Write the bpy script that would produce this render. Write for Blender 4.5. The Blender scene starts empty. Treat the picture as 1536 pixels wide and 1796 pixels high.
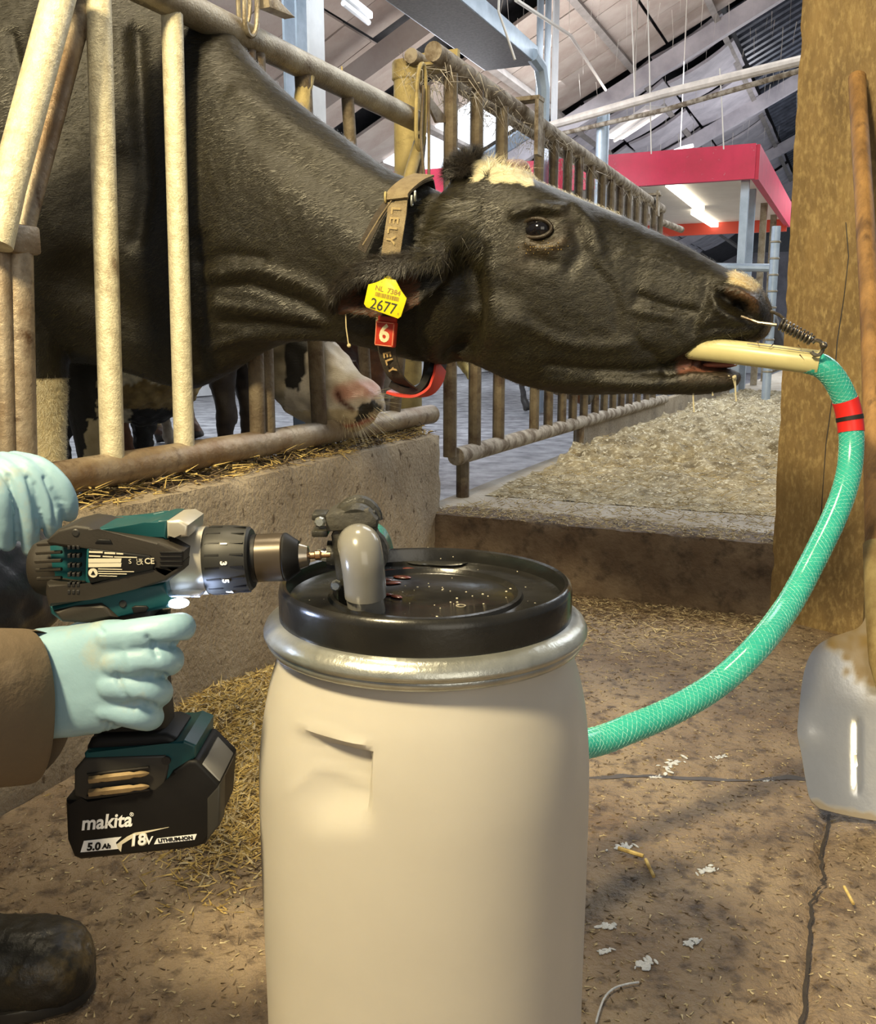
import bpy, bmesh, math, random
import numpy as np
from mathutils import Vector, Matrix, noise
random.seed(7); np.random.seed(7)
PI = math.pi
scene = bpy.context.scene
col = scene.collection

# ------------------------------------------------------------------ camera
FPX = 1650.0; PITCH = math.radians(10.4); CH = 0.72
cam_d = bpy.data.cameras.new('camera'); cam = bpy.data.objects.new('camera', cam_d); col.objects.link(cam)
cam_d.sensor_fit = 'HORIZONTAL'; cam_d.sensor_width = 36.0; cam_d.lens = FPX / 1536 * 36.0
cam_d.clip_start = 0.02; cam_d.clip_end = 200
cam.location = (0, 0, CH); cam.rotation_euler = (PI / 2 - PITCH, 0, 0)
scene.camera = cam

# ------------------------------------------------------------------ light
w = bpy.data.worlds.new('world'); scene.world = w; w.use_nodes = True
bg = w.node_tree.nodes['Background']; bg.inputs[0].default_value = (0.80, 0.88, 1.0, 1); bg.inputs[1].default_value = 0.17

def area(name, loc, target, size, power, color, spread=None, sy=None):
    d = bpy.data.lights.new(name, 'AREA'); d.energy = power; d.color = color; d.size = size
    if sy: d.shape = 'RECTANGLE'; d.size_y = sy
    if spread: d.spread = math.radians(spread)
    o = bpy.data.objects.new(name, d); col.objects.link(o); o.location = loc
    o.rotation_euler = (Vector(target) - Vector(loc)).to_track_quat('-Z', 'Y').to_euler()
    return o
C24, S24 = math.cos(math.radians(24)), math.sin(math.radians(24))
def B(u, w, z=0.0):                       # barn axes: u across the feed alley, w along the cattle line
    return Vector((u * C24 + w * S24, -u * S24 + w * C24, z))
area('barn_lamp_warm', (-0.82, -0.20, 2.20), (-0.25, 1.8, 0.5), 0.30, 88, (1.0, 0.82, 0.48))
area('alley_lamp_overhead', (-0.35, 1.25, 2.7), (-0.35, 1.3, 0), 0.35, 26, (1.0, 0.84, 0.55))
area('front_fill_light', (1.1, -2.6, 1.45), (0.0, 1.5, 0.5), 2.0, 25, (1.0, 0.92, 0.76))  # unseen fill added behind the camera to lift bellies and foreground
area('ridge_light_back', B(0.6, 6.0, 3.9), B(0.2, 5.8, 0), 2.2, 170, (0.90, 0.95, 1.0), sy=5)
area('ridge_light_rear', B(-0.5, 13.0, 4.0), B(-1.0, 13.0, 0), 3.0, 420, (0.88, 0.94, 1.0), sy=8)
area('stall_light', B(-4.2, 6.0, 3.2), B(-4.2, 6.0, 0), 2.0, 130, (0.80, 0.90, 1.0), sy=5)
for nm_, p_, e_ in (('roof_fill_near', B(-3.0, 7.0, 2.7), 70), ('roof_fill_mid', B(-2.6, 12.0, 3.0), 110), ('roof_fill_far', B(-1.2, 19.0, 3.2), 200)):  # bare point lights added to brighten the roof boards, no fittings
    d_ = bpy.data.lights.new(nm_, 'POINT'); d_.energy = e_; d_.color = (.95, .95, 1.0); d_.shadow_soft_size = .5
    o_ = bpy.data.objects.new(nm_, d_); col.objects.link(o_); o_.location = p_
scene.view_settings.view_transform = 'Standard'; scene.view_settings.look = 'None'
scene.view_settings.gamma = 1.0; scene.view_settings.use_curve_mapping = False
scene.view_settings.exposure = 0.35

# ------------------------------------------------------------------ measuring: where a sight line meets a real plane
def ray(px, py):
    x = (px - 768) / FPX; y = -(py - 898) / FPX
    return Vector((x, math.cos(PITCH) + y * math.sin(PITCH), -math.sin(PITCH) + y * math.cos(PITCH)))
CP = Vector((0, 0, CH)); UV = Vector((C24, -S24, 0)); WV = Vector((S24, C24, 0))
def Yp(px, py, d): r = ray(px, py); return CP + r * (d / r.y)
def Gp(px, py, z=0.0): r = ray(px, py); return CP + r * ((z - CH) / r.z)
def Up(px, py, u): r = ray(px, py); return CP + r * (u / r.dot(UV))
def Wp(px, py, wv): r = ray(px, py); return CP + r * (wv / r.dot(WV))
def proj(co):                              # numpy Nx3 -> px,py
    x = co[:, 0]; y = co[:, 1]; z = co[:, 2] - CH
    d = y * math.cos(PITCH) - z * math.sin(PITCH); h = y * math.sin(PITCH) + z * math.cos(PITCH)
    return 768 + FPX * x / d, 898 - FPX * h / d

# ------------------------------------------------------------------ materials
def mat(name, c1, c2=None, scale=8, rough=0.6, metal=0.0, bump=0.0, bscale=60, c3=None, scale3=30, thr3=(0.55, 0.7),
        stretch=(1, 1, 1), spec=0.5, coat=0.0, rough2=None, sheen=0.0, trans=0.0, sss=0.0, ssc=None, emit=None, es=0.0, attr=None, detail=6, ior=1.45, alpha=None, ramp=(0.35, 0.65), bstretch=None, bdist=None):
    m = bpy.data.materials.new(name); m.use_nodes = True
    nt = m.node_tree; N = nt.nodes; L = nt.links; b = N['Principled BSDF']
    b.inputs['Roughness'].default_value = rough; b.inputs['Metallic'].default_value = metal
    b.inputs['Specular IOR Level'].default_value = spec; b.inputs['Coat Weight'].default_value = coat
    b.inputs['Coat Roughness'].default_value = 0.08; b.inputs['IOR'].default_value = ior
    b.inputs['Sheen Weight'].default_value = sheen; b.inputs['Transmission Weight'].default_value = trans
    if sss:
        b.inputs['Subsurface Weight'].default_value = sss; b.inputs['Subsurface Radius'].default_value = ssc or (1, .6, .4)
        b.inputs['Subsurface Scale'].default_value = 0.01
    if emit: b.inputs['Emission Color'].default_value = (*emit, 1); b.inputs['Emission Strength'].default_value = es
    tc = N.new('ShaderNodeTexCoord'); mp = N.new('ShaderNodeMapping'); mp.inputs['Scale'].default_value = stretch
    L.new(tc.outputs['Object'], mp.inputs[0])
    def nz(s, det=detail, src=mp):
        n = N.new('ShaderNodeTexNoise'); n.inputs['Scale'].default_value = s; n.inputs['Detail'].default_value = det
        n.inputs['Roughness'].default_value = 0.62; L.new(src.outputs[0], n.inputs['Vector']); return n
    out = None
    if attr:
        a = N.new('ShaderNodeAttribute'); a.attribute_name = attr; out = a.outputs['Color']
        if c2:
            n = nz(scale); r = N.new('ShaderNodeMapRange'); r.inputs[1].default_value = ramp[0]; r.inputs[2].default_value = ramp[1]
            L.new(n.outputs[0], r.inputs[0]); mx = N.new('ShaderNodeMix'); mx.data_type = 'RGBA'; mx.blend_type = 'MULTIPLY'
            mx.inputs[7].default_value = (*c2, 1); L.new(r.outputs[0], mx.inputs[0]); L.new(out, mx.inputs[6]); out = mx.outputs[2]
    elif c2:
        n = nz(scale); r = N.new('ShaderNodeMapRange'); r.inputs[1].default_value = ramp[0]; r.inputs[2].default_value = ramp[1]
        L.new(n.outputs[0], r.inputs[0]); mx = N.new('ShaderNodeMix'); mx.data_type = 'RGBA'
        mx.inputs[6].default_value = (*c1, 1); mx.inputs[7].default_value = (*c2, 1); L.new(r.outputs[0], mx.inputs[0]); out = mx.outputs[2]
        if rough2 is not None:
            rr = N.new('ShaderNodeMapRange'); rr.inputs[3].default_value = rough; rr.inputs[4].default_value = rough2
            L.new(r.outputs[0], rr.inputs[0]); L.new(rr.outputs[0], b.inputs['Roughness'])
    if c3:
        n = nz(scale3); r = N.new('ShaderNodeMapRange'); r.inputs[1].default_value = thr3[0]; r.inputs[2].default_value = thr3[1]
        L.new(n.outputs[0], r.inputs[0]); mx = N.new('ShaderNodeMix'); mx.data_type = 'RGBA'
        if out: L.new(out, mx.inputs[6])
        else: mx.inputs[6].default_value = (*c1, 1)
        mx.inputs[7].default_value = (*c3, 1); L.new(r.outputs[0], mx.inputs[0]); out = mx.outputs[2]
    if out: L.new(out, b.inputs['Base Color'])
    else: b.inputs['Base Color'].default_value = (*c1, 1)
    if bump:
        src = mp
        if bstretch:
            src = N.new('ShaderNodeMapping'); src.inputs['Scale'].default_value = bstretch; L.new(tc.outputs['Object'], src.inputs[0])
        n = nz(bscale, 5, src); bp = N.new('ShaderNodeBump'); bp.inputs['Strength'].default_value = min(1, bump); bp.inputs['Distance'].default_value = bdist or 0.004 * max(1, bump)
        L.new(n.outputs[0], bp.inputs['Height']); L.new(bp.outputs[0], b.inputs['Normal'])
    return m

# ------------------------------------------------------------------ mesh builder
class MB:
    def __init__(s): s.v = []; s.f = []
    def add(s, vs, fs):
        o = len(s.v); s.v += [tuple(v) for v in vs]; s.f += [tuple(i + o for i in f) for f in fs]; return s
    def box(s, c, size, R=None, bev=0.0):
        c = Vector(c); hx, hy, hz = [a / 2 for a in size]; R = R or Matrix.Identity(3)
        if bev <= 0:
            vs = [c + R @ Vector((x, y, z)) for x in (-hx, hx) for y in (-hy, hy) for z in (-hz, hz)]
            return s.add(vs, [(0, 1, 3, 2), (4, 6, 7, 5), (0, 4, 5, 1), (2, 3, 7, 6), (0, 2, 6, 4), (1, 5, 7, 3)])
        bm = bmesh.new(); bmesh.ops.create_cube(bm, size=1)
        for v in bm.verts: v.co = Vector((v.co.x * hx * 2, v.co.y * hy * 2, v.co.z * hz * 2))
        bmesh.ops.bevel(bm, geom=bm.edges[:], offset=bev, segments=2, affect='EDGES', profile=0.5)
        for v in bm.verts: v.co = c + R @ v.co
        return s.bm(bm)
    def bm(s, bm):
        bm.verts.index_update(); vs = [v.co.copy() for v in bm.verts]; fs = [[v.index for v in f.verts] for f in bm.faces]; bm.free(); return s.add(vs, fs)
    def tube(s, pts, r, n=12, cap=True, flat=1.0, closed=False):
        pts = [Vector(p) for p in pts]; m = len(pts); rs = r if hasattr(r, '__len__') else [r] * m
        vs = []; up = None
        for i, p in enumerate(pts):
            if closed: t = (pts[(i + 1) % m] - pts[i - 1]).normalized()
            else: t = (pts[min(i + 1, m - 1)] - pts[max(i - 1, 0)]).normalized()
            if up is None:
                a = Vector((0, 0, 1)) if abs(t.z) < 0.9 else Vector((1, 0, 0)); up = (a - t * a.dot(t)).normalized()
            else: up = (up - t * up.dot(t)).normalized()
            sd = t.cross(up)
            for k in range(n):
                a = 2 * PI * k / n; vs.append(p + (up * math.cos(a) * flat + sd * math.sin(a)) * rs[i])
        fs = []
        for i in range(m if closed else m - 1):
            j = (i + 1) % m
            for k in range(n): fs.append((i * n + k, i * n + (k + 1) % n, j * n + (k + 1) % n, j * n + k))
        if cap and not closed: fs.append(tuple(range(n - 1, -1, -1))); fs.append(tuple((m - 1) * n + k for k in range(n)))
        return s.add(vs, fs)
    def lathe(s, prof, o, ax=(0, 0, 1), n=48, closed=False):
        ax = Vector(ax).normalized(); a = Vector((0, 0, 1)) if abs(ax.z) < 0.9 else Vector((1, 0, 0))
        e1 = (a - ax * a.dot(ax)).normalized(); e2 = ax.cross(e1); o = Vector(o); vs = []; fs = []; m = len(prof)
        for (r, h) in prof:
            for k in range(n):
                t = 2 * PI * k / n; vs.append(o + ax * h + (e1 * math.cos(t) + e2 * math.sin(t)) * r)
        for i in range(m if closed else m - 1):
            j = (i + 1) % m
            for k in range(n): fs.append((i * n + k, i * n + (k + 1) % n, j * n + (k + 1) % n, j * n + k))
        if not closed:
            if prof[0][0] > 1e-5: fs.append(tuple(range(n - 1, -1, -1)))
            if prof[-1][0] > 1e-5: fs.append(tuple((m - 1) * n + k for k in range(n)))
        return s.add(vs, fs)
    def prism(s, pts, ext, bev=0.0, seg=2):
        ext = Vector(ext); pts = [Vector(p) for p in pts]
        bm = bmesh.new(); a = [bm.verts.new(p) for p in pts]; b = [bm.verts.new(p + ext) for p in pts]; n = len(pts)
        bm.faces.new(a); bm.faces.new(b[::-1])
        for i in range(n): bm.faces.new((a[i], b[i], b[(i + 1) % n], a[(i + 1) % n]))
        if bev > 0:
            bm.edges.ensure_lookup_table()
            es = [e for e in bm.edges if not ((e.verts[0] in a) != (e.verts[1] in a))]
            bmesh.ops.bevel(bm, geom=es, offset=bev, segments=seg, affect='EDGES', profile=0.5, clamp_overlap=True)
        bmesh.ops.recalc_face_normals(bm, faces=bm.faces[:])
        return s.bm(bm)
    def ball(s, c, r, n=16, m=10, R=None):
        r = r if hasattr(r, '__len__') else (r, r, r); c = Vector(c); vs = []; fs = []
        R = R or Matrix.Identity(3)
        vs.append(c + R @ Vector((0, 0, r[2])))
        for i in range(1, m):
            p = PI * i / m
            for k in range(n):
                t = 2 * PI * k / n; vs.append(c + R @ Vector((r[0] * math.sin(p) * math.cos(t), r[1] * math.sin(p) * math.sin(t), r[2] * math.cos(p))))
        vs.append(c + R @ Vector((0, 0, -r[2]))); e = len(vs) - 1
        for k in range(n):
            fs.append((0, 1 + k, 1 + (k + 1) % n)); fs.append((e, e - n + (k + 1) % n, e - n + k))
            for i in range(m - 2): fs.append((1 + i * n + k, 1 + (i + 1) * n + k, 1 + (i + 1) * n + (k + 1) % n, 1 + i * n + (k + 1) % n))
        return s.add(vs, fs)
    def strand(s, p, q, wd):               # a thin tapered blade
        p = Vector(p); q = Vector(q); d = (q - p); a = d.cross(Vector((random.uniform(-1, 1), random.uniform(-1, 1), random.uniform(-1, 1))))
        if a.length < 1e-9: return s
        a = a.normalized() * wd; b = d.cross(a).normalized() * wd
        return s.add([p + a, p - a * .5 + b * .8, p - a * .5 - b * .8, q], [(0, 1, 3), (1, 2, 3), (2, 0, 3)])

def mesh_from(v, f, name='m'):
    me = bpy.data.meshes.new(name); me.from_pydata([tuple(x) for x in v], [], f); me.validate(); return me
def fixn(me):
    bm = bmesh.new(); bm.from_mesh(me); bmesh.ops.recalc_face_normals(bm, faces=bm.faces[:]); bm.to_mesh(me); bm.free()
def obj(name, mb, m, parent=None, smooth=True, ang=35, kind=None, label=None, rec=True):
    """world-coordinate shape -> one mesh object; under a parent its origin is the parent's"""
    off = root_loc(parent)
    me = mesh_from([Vector(x) - off for x in mb.v], mb.f, name)
    if rec and len(mb.f) < 200000: fixn(me)
    if smooth:
        me.shade_smooth(); me.set_sharp_from_angle(angle=math.radians(ang))
    me.materials.append(m)
    o = bpy.data.objects.new(name, me); col.objects.link(o)
    if parent: o.parent = parent
    if kind: o['kind'] = kind
    if label: o['label'] = label
    return o
def root_loc(p):
    v = Vector((0, 0, 0))
    while p is not None: v = v + Vector(p.location); p = p.parent
    return v
def thing(name, label, cat, loc, group=None):
    o = bpy.data.objects.new(name, None); col.objects.link(o); o.location = loc; o.empty_display_size = 0.05
    return tag(o, label, cat, group)
def tag(o, label=None, cat=None, group=None, kind=None):
    if label: o['label'] = label
    if cat: o['category'] = cat
    if group: o['group'] = group
    if kind: o['kind'] = kind
    return o
def struct(name, mb, m, **k): return obj(name, mb, m, kind='structure', **k)
def crm(pts, k):                           # Catmull-Rom through rows of numbers
    P = np.array(pts, float); n = len(P); out = []
    for i in range(n - 1):
        p0 = P[max(i - 1, 0)]; p1 = P[i]; p2 = P[i + 1]; p3 = P[min(i + 2, n - 1)]
        for j in range(k):
            t = j / k; out.append(0.5 * ((2 * p1) + (-p0 + p2) * t + (2 * p0 - 5 * p1 + 4 * p2 - p3) * t * t + (-p0 + 3 * p1 - 3 * p2 + p3) * t ** 3))
    out.append(P[-1]); return np.array(out)
def text(name, s, size, M, m, parent, depth=0.0003, shear=0.0, bold=0.0, sx=1.0):
    cu = bpy.data.curves.new(name, 'FONT'); cu.body = s; cu.size = size; cu.extrude = depth; cu.align_x = 'CENTER'; cu.align_y = 'CENTER'
    cu.shear = shear; cu.offset = bold; cu.resolution_u = 3
    t = bpy.data.objects.new(name, cu); col.objects.link(t)
    dg = bpy.context.evaluated_depsgraph_get(); me = bpy.data.meshes.new_from_object(t.evaluated_get(dg))
    bpy.data.objects.remove(t); off = root_loc(parent)
    me.transform(Matrix.Scale(sx, 4, (1, 0, 0))); me.transform(Matrix.Translation(-off) @ M); me.materials.clear(); me.materials.append(m); me.name = name
    o = bpy.data.objects.new(name, me); col.objects.link(o); o.parent = parent; return o
def frame(c, ex, ey):                      # matrix at c with local x, y axes
    ex = Vector(ex).normalized(); ey = Vector(ey); ey = (ey - ex * ey.dot(ex)).normalized(); ez = ex.cross(ey)
    M = Matrix((ex, ey, ez)).transposed().to_4x4(); M.translation = Vector(c); return M
# ================================================================== materials used all over
M = {}
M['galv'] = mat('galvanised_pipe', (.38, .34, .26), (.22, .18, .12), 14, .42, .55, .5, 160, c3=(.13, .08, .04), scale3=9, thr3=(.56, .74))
M['galv_lit'] = mat('galvanised_pipe_lit', (.74, .68, .48), (.52, .46, .31), 60, .42, .15, .5, 220, c3=(.16, .09, .045), scale3=8, thr3=(.58, .76))  # pipe copy with the warm lamp's brightness put into its colour
M['dirty'] = mat('dirty_steel', (.11, .08, .05), (.22, .18, .12), 12, .65, .2, .8, 90, c3=(.07, .04, .025), scale3=14, thr3=(.52, .7))
M['rail'] = mat('worn_rail', (.20, .13, .07), (.42, .36, .27), 9, .45, .35, .6, 60, c3=(.09, .045, .02), scale3=18, thr3=(.54, .7))
M['dust'] = mat('dusty_steel', (.40, .35, .28), (.16, .12, .08), 20, .8, .1, 1.0, 120, ramp=(.42, .6), bdist=.0012)
M['post_y'] = mat('yellow_post', (.52, .42, .18), (.38, .30, .13), 12, .6, .1, .6, 90, c3=(.14, .1, .05), scale3=10, thr3=(.56, .75))
M['conc'] = mat('concrete_wall', (.42, .35, .25), (.27, .215, .145), 5, .85, 0, 1.0, 85, c3=(.12, .085, .05), scale3=38, thr3=(.60, .68), stretch=(1, 1, .8), bdist=.008)
M['kerb'] = mat('kerb_concrete', (.085, .055, .034), (.15, .11, .075), 9, .75, 0, 1.0, 60, c3=(.04, .026, .017), scale3=22, thr3=(.5, .7))
M['floor'] = mat('barn_floor', (.34, .26, .17), (.17, .115, .07), 4.2, .58, 0, 1.0, 95, c3=(.085, .058, .038), scale3=34, thr3=(.50, .66), bdist=.009, rough2=.36)
M['slat'] = mat('stall_floor', (.27, .27, .29), (.10, .10, .11), 6, .3, 0, 1.0, 30, rough2=.6)
M['feed'] = mat('feed_table', (.42, .38, .32), (.28, .23, .16), 5, .7, 0, 1.0, 60)
M['hay'] = mat('silage_feed', (.44, .37, .23), (.15, .115, .06), 14, .85, 0, 1.0, 70, c3=(.68, .62, .46), scale3=55, thr3=(.54, .64))
M['straw'] = mat('chopped_straw', (.74, .57, .22), (.36, .24, .07), 50, .75, 0)
M['straw_pale'] = mat('pale_straw', (.60, .52, .34), (.35, .27, .14), 50, .75, 0)
M['debris'] = mat('dark_debris', (.06, .04, .025), (.16, .11, .06), 40, .8, 0)
M['panel'] = mat('roof_board', (.34, .27, .23), (.44, .38, .335), 1.7, .85, 0, .5, 30, stretch=(1, 1, 1))
M['panel2'] = mat('roof_board_grey', (.50, .47, .50), (.34, .32, .35), 2.2, .7, 0, .5, 20)
M['web'] = mat('cobweb', (.62, .58, .52), None, rough=.9)
M['black_sheet'] = mat('dark_roof_sheet', (.02, .02, .022), (.05, .05, .055), 5, .6)
M['steelblue'] = mat('galvanised_column', (.42, .49, .56), (.30, .36, .42), 7, .45, .35, .2, 60)
M['white'] = mat('white_paint', (.72, .73, .74), (.62, .63, .64), 6, .5)
M['red'] = mat('red_paint', (.66, .03, .085), (.55, .03, .07), 6, .4, c3=(.60, .25, .28), scale3=24, thr3=(.66, .74))
M['blackrub'] = mat('black_rubber', (.012, .012, .013), (.03, .028, .025), 20, .5)

# ================================================================== floor of the alley
def grid_surface(fn, u0, u1, w0, w1, nu, nw):
    mb = MB()
    for i in range(nu + 1):
        for j in range(nw + 1):
            u = u0 + (u1 - u0) * i / nu; v = w0 + (w1 - w0) * j / nw
            p = B(u, v, 0); p.z = fn(u, v); mb.v.append(tuple(p))
    for i in range(nu):
        for j in range(nw):
            a = i * (nw + 1) + j; mb.f.append((a, a + 1, a + nw + 2, a + nw + 1))
    return mb
CRACK = [Gp(*q) for q in [(1455, 1425), (1440, 1500), (1445, 1540), (1425, 1570), (1420, 1640), (1405, 1796), (1380, 1950)]]
CRACK2 = [Gp(*q) for q in [(980, 1352), (1045, 1356), (1130, 1352), (1260, 1358), (1370, 1356), (1460, 1362)]]
def seg_d(p, L):
    best = 9
    for a, b in zip(L[:-1], L[1:]):
        ab = b - a; t = max(0, min(1, (p - a).dot(ab) / ab.length_squared)); best = min(best, (a + ab * t - p).length)
    return best
def floor_z(u, v):
    p = B(u, v, 0)
    z = 0.004 * noise.noise(p * 3.1) + 0.0022 * noise.noise(p * 14) + 0.0012 * noise.noise(p * 40)
    d1 = seg_d(p, CRACK); z -= 0.010 * math.exp(-(d1 / 0.008) ** 2)
    d2 = seg_d(p, CRACK2); z -= 0.007 * math.exp(-(d2 / 0.014) ** 2)
    return z - 0.004
struct('floor', grid_surface(floor_z, -1.17, 1.6, 0.2, 2.78, 230, 210), M['floor'], rec=False)
m_ = MB(); m_.box(B(0.2, -4.0, -0.0435), (10, 8.4, .06), Matrix.Rotation(-math.radians(24), 3, 'Z')); m_.box(B(6.0, 6.0, -0.0435), (8.79, 11.5, .06), Matrix.Rotation(-math.radians(24), 3, 'Z'))
obj('floor_beyond', m_, M['floor'], kind='structure')
# wet concrete of the stalls behind the feed gate
def slat_z(u, v):
    p = B(u, v, 0); return -0.012 + 0.006 * noise.noise(p * 4) + 0.003 * noise.noise(p * 15)
struct('floor_stall', grid_surface(slat_z, -9.0, -1.3, -3, 22, 90, 260), M['slat'], rec=False)

# feed table with kerb
RB = Matrix.Rotation(-math.radians(24), 3, 'Z')
def feed_z(u, v):
    p = B(u, v, 0)
    base = 0.198 + 0.003 * noise.noise(p * 12)
    k = max(0.0, min(1.0, (v - 3.05) / 0.8)); e = max(0.0, min(1.0, (u + 1.22) / 0.25)); g = max(0.0, min(1.0, (9.5 - v) / 2.5))
    lump = 0.5 + 0.5 * noise.noise(p * 1.7)
    h = 0.10 * k * lump * g * (0.45 + 0.55 * e) + 0.05 * k * noise.noise(p * 6.0) + 0.030 * k * noise.noise(p * 17) + 0.012 * k * noise.noise(p * 50)
    return base + max(0.0, h) + 0.002 * noise.noise(p * 60)
struct('feed_table', grid_surface(lambda u, v: 0.196 + 0.002 * noise.noise(B(u, v) * 9), -1.24, 3.2, 2.62, 20, 60, 200), M['feed'], rec=False)
mb = grid_surface(feed_z, -1.14, 1.4, 2.95, 10.0, 200, 420)
o = obj('silage_layer', mb, M['hay'], rec=False); tag(o, 'pale chopped silage spread in lumps over the raised feed table behind the kerb', 'silage', kind='stuff')
# hay strands standing out of the silage
mb = MB()
for i in range(15000):
    u = random.uniform(-1.1, 1.1); v = 2.72 + abs(random.gauss(0, 1)) * 1.9
    if v > 9: continue
    p = B(u, v, 0); p.z = (feed_z(u, v) if v > 2.95 else 0.198) + random.uniform(0, .008); a = random.uniform(0, 2 * PI); l = random.uniform(.015, .05)
    mb.strand(p, p + Vector((math.cos(a) * l, math.sin(a) * l, random.uniform(-.3, .6) * l)), random.uniform(.0008, .0022))
tag(obj('loose_hay', mb, M['straw_pale'], smooth=False, rec=False), 'loose pale stalks scattered over the silage on the feed table', 'hay', kind='stuff')
# kerb : its front runs from the end of the wall to the post
def roughbox(u0, u1, w0, w1, z0, z1, step=.02, amp=.004, cut=None):
    """a cast block with chipped edges: a displaced grid box"""
    bm = bmesh.new(); bmesh.ops.create_cube(bm, size=1)
    for v in bm.verts: v.co = Vector((u0 + (v.co.x + .5) * (u1 - u0), w0 + (v.co.y + .5) * (w1 - w0), z0 + (v.co.z + .5) * (z1 - z0)))
    for ax, L in ((0, u1 - u0), (1, w1 - w0), (2, z1 - z0)):
        n = max(1, int(L / step)); lo = (u0, w0, z0)[ax]
        for i in range(1, n):
            co = [0, 0, 0]; no = [0, 0, 0]; co[ax] = lo + L * i / n; no[ax] = 1
            bmesh.ops.bisect_plane(bm, geom=bm.verts[:] + bm.edges[:] + bm.faces[:], plane_co=co, plane_no=no)
    for v in bm.verts:
        p = v.co.copy(); c = Vector(((u0 + u1) / 2, (w0 + w1) / 2, (z0 + z1) / 2))
        ex = min(abs(p.x - u0), abs(p.x - u1)); ey = min(abs(p.y - w0), abs(p.y - w1)); ez = min(abs(p.z - z0), abs(p.z - z1))
        near = sorted([ex, ey, ez]); k = 1.0 if near[1] < step * .8 else 0.0
        n = noise.noise(p * 9) * amp + noise.noise(p * 40) * amp * .5
        d = (c - p); d = Vector((d.x / max(.01, u1 - u0), d.y / max(.01, w1 - w0), d.z / max(.01, z1 - z0)))
        v.co += Vector((math.copysign(1, d.x) * (ex < 1e-4), math.copysign(1, d.y) * (ey < 1e-4), math.copysign(1, d.z) * (ez < 1e-4))) * (n + k * amp * (1.2 + 2.5 * max(0, noise.noise(p * 16))))
    for v in bm.verts: v.co = B(v.co.x, v.co.y, v.co.z)
    m = MB(); m.bm(bm); return m
mb = MB()
KA = Gp(752, 1008); KB = Gp(1350, 1082); kd = (KB - KA).normalized(); kn = Vector((-kd.y, kd.x, 0)); kl = (KB - KA).length + .5
mb = roughbox(0, kl, 0, .16, -.04, .2, .03, .005)
Ri = Matrix(((C24, S24), (-S24, C24)))
def unB(p): return (p[0] * C24 - p[1] * S24, p[0] * S24 + p[1] * C24)
mb.v = [tuple(KA + kd * unB(p)[0] + kn * unB(p)[1] + Vector((0, 0, p[2]))) for p in mb.v]
o = obj('trim_kerb', mb, M['kerb'], kind='structure', ang=50)
# kerb top spill of dusty feed
mb = MB()
for i in range(2600):
    s = random.uniform(0.02, kl - .05); t = random.uniform(-.005, .15); p = KA + kd * s + kn * t; p.z = .2 + random.uniform(0, .004)
    if t < .012: p.z -= .003
    a = random.uniform(0, 2 * PI); l = random.uniform(.006, .028)
    mb.strand(p, p + Vector((math.cos(a) * l, math.sin(a) * l, random.uniform(-.1, .35) * l)), random.uniform(.0007, .002))
tag(obj('feed_crumbs', mb, M['straw_pale'], smooth=False, rec=False), 'dusty pale feed crumbs lying along the top of the brown kerb', 'feed crumbs', kind='stuff')

# wall under the near feed gate
struct('wall_left', roughbox(-1.34, -1.16, -1.6, 2.64, -.03, .437, .03, .004), M['conc'], ang=50)
# dirt and straw on the wall top, around the rail
mb = MB(); md = MB()
for i in range(5200):
    v = random.uniform(.6, 2.62); u = -1.335 + .16 * random.random() ** 1.4
    k = .5 + .5 * noise.noise(Vector((v * 3.1, 0, 2)))
    p = B(u, v, .437 + random.uniform(0, .05) * k * (1 if u < -1.2 else .35)); a = random.uniform(0, 2 * PI); l = random.uniform(.012, .055)
    (mb if random.random() < .42 else md).strand(p, p + Vector((math.cos(a) * l, math.sin(a) * l, random.uniform(-.3, .5) * l)), random.uniform(.0008, .0022))
tag(obj('ledge_straw', mb, M['straw'], smooth=False, rec=False), 'yellow straw stalks caught on top of the low concrete wall under the rail', 'straw', kind='stuff')
tag(obj('ledge_dirt', md, M['debris'], smooth=False, rec=False), 'dark rotted straw and dirt packed on top of the low concrete wall', 'dirt', kind='stuff')

# ================================================================== the brown post on the right
pc = [Gp(1346, 1082), Gp(1512, 1120)]
pf = (pc[1] - pc[0]).normalized(); pn = Vector((-pf.y, pf.x, 0)); pw_ = (pc[1] - pc[0]).length
M['post'] = mat('rough_post', (.27, .18, .070), (.15, .098, .04), 10, .7, 0, 1.0, 70, c3=(.37, .27, .115), scale3=95, thr3=(.48, .74), stretch=(1, 1, .45))
mb = roughbox(0, pw_, 0, .26, -.02, 3.4, .03, .0025)
def postmap(p):
    a, b = unB(p); z = p[2]; t = z / 3.4
    a2 = a * (1 + .02 * t) - .045 * t
    if abs(b) < .012:                       # the long drying crack in its face
        cx = pw_ * (.72 - .12 * (1.0 - z) + .015 * math.sin(z * 9)) ; d = abs(a - cx)
    return tuple(pc[0] + pf * a2 + pn * b + Vector((0, 0, z)))
mb.v = [postmap(p) for p in mb.v]
post = thing('support_post', 'massive brown rough support post behind the teal hose at the right', 'post', pc[0])
obj('shaft', mb, M['post'], post, ang=50)
def onpost(px, py, off=.002):               # a spot on the front face
    r = ray(px, py); n = -pn; t = ((pc[0] - pn * off) - CP).dot(n) / r.dot(n); return CP + r * t
cr = MB(); cr.tube([onpost(*q, .001) for q in [(1483, 390), (1488, 450), (1480, 520), (1468, 600), (1462, 680), (1448, 780), (1440, 900), (1432, 930)]], [.001, .0012, .001, .0016, .0012, .001, .001, .0005], 5)
obj('crack', cr, M['black_sheet'], post)
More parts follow.
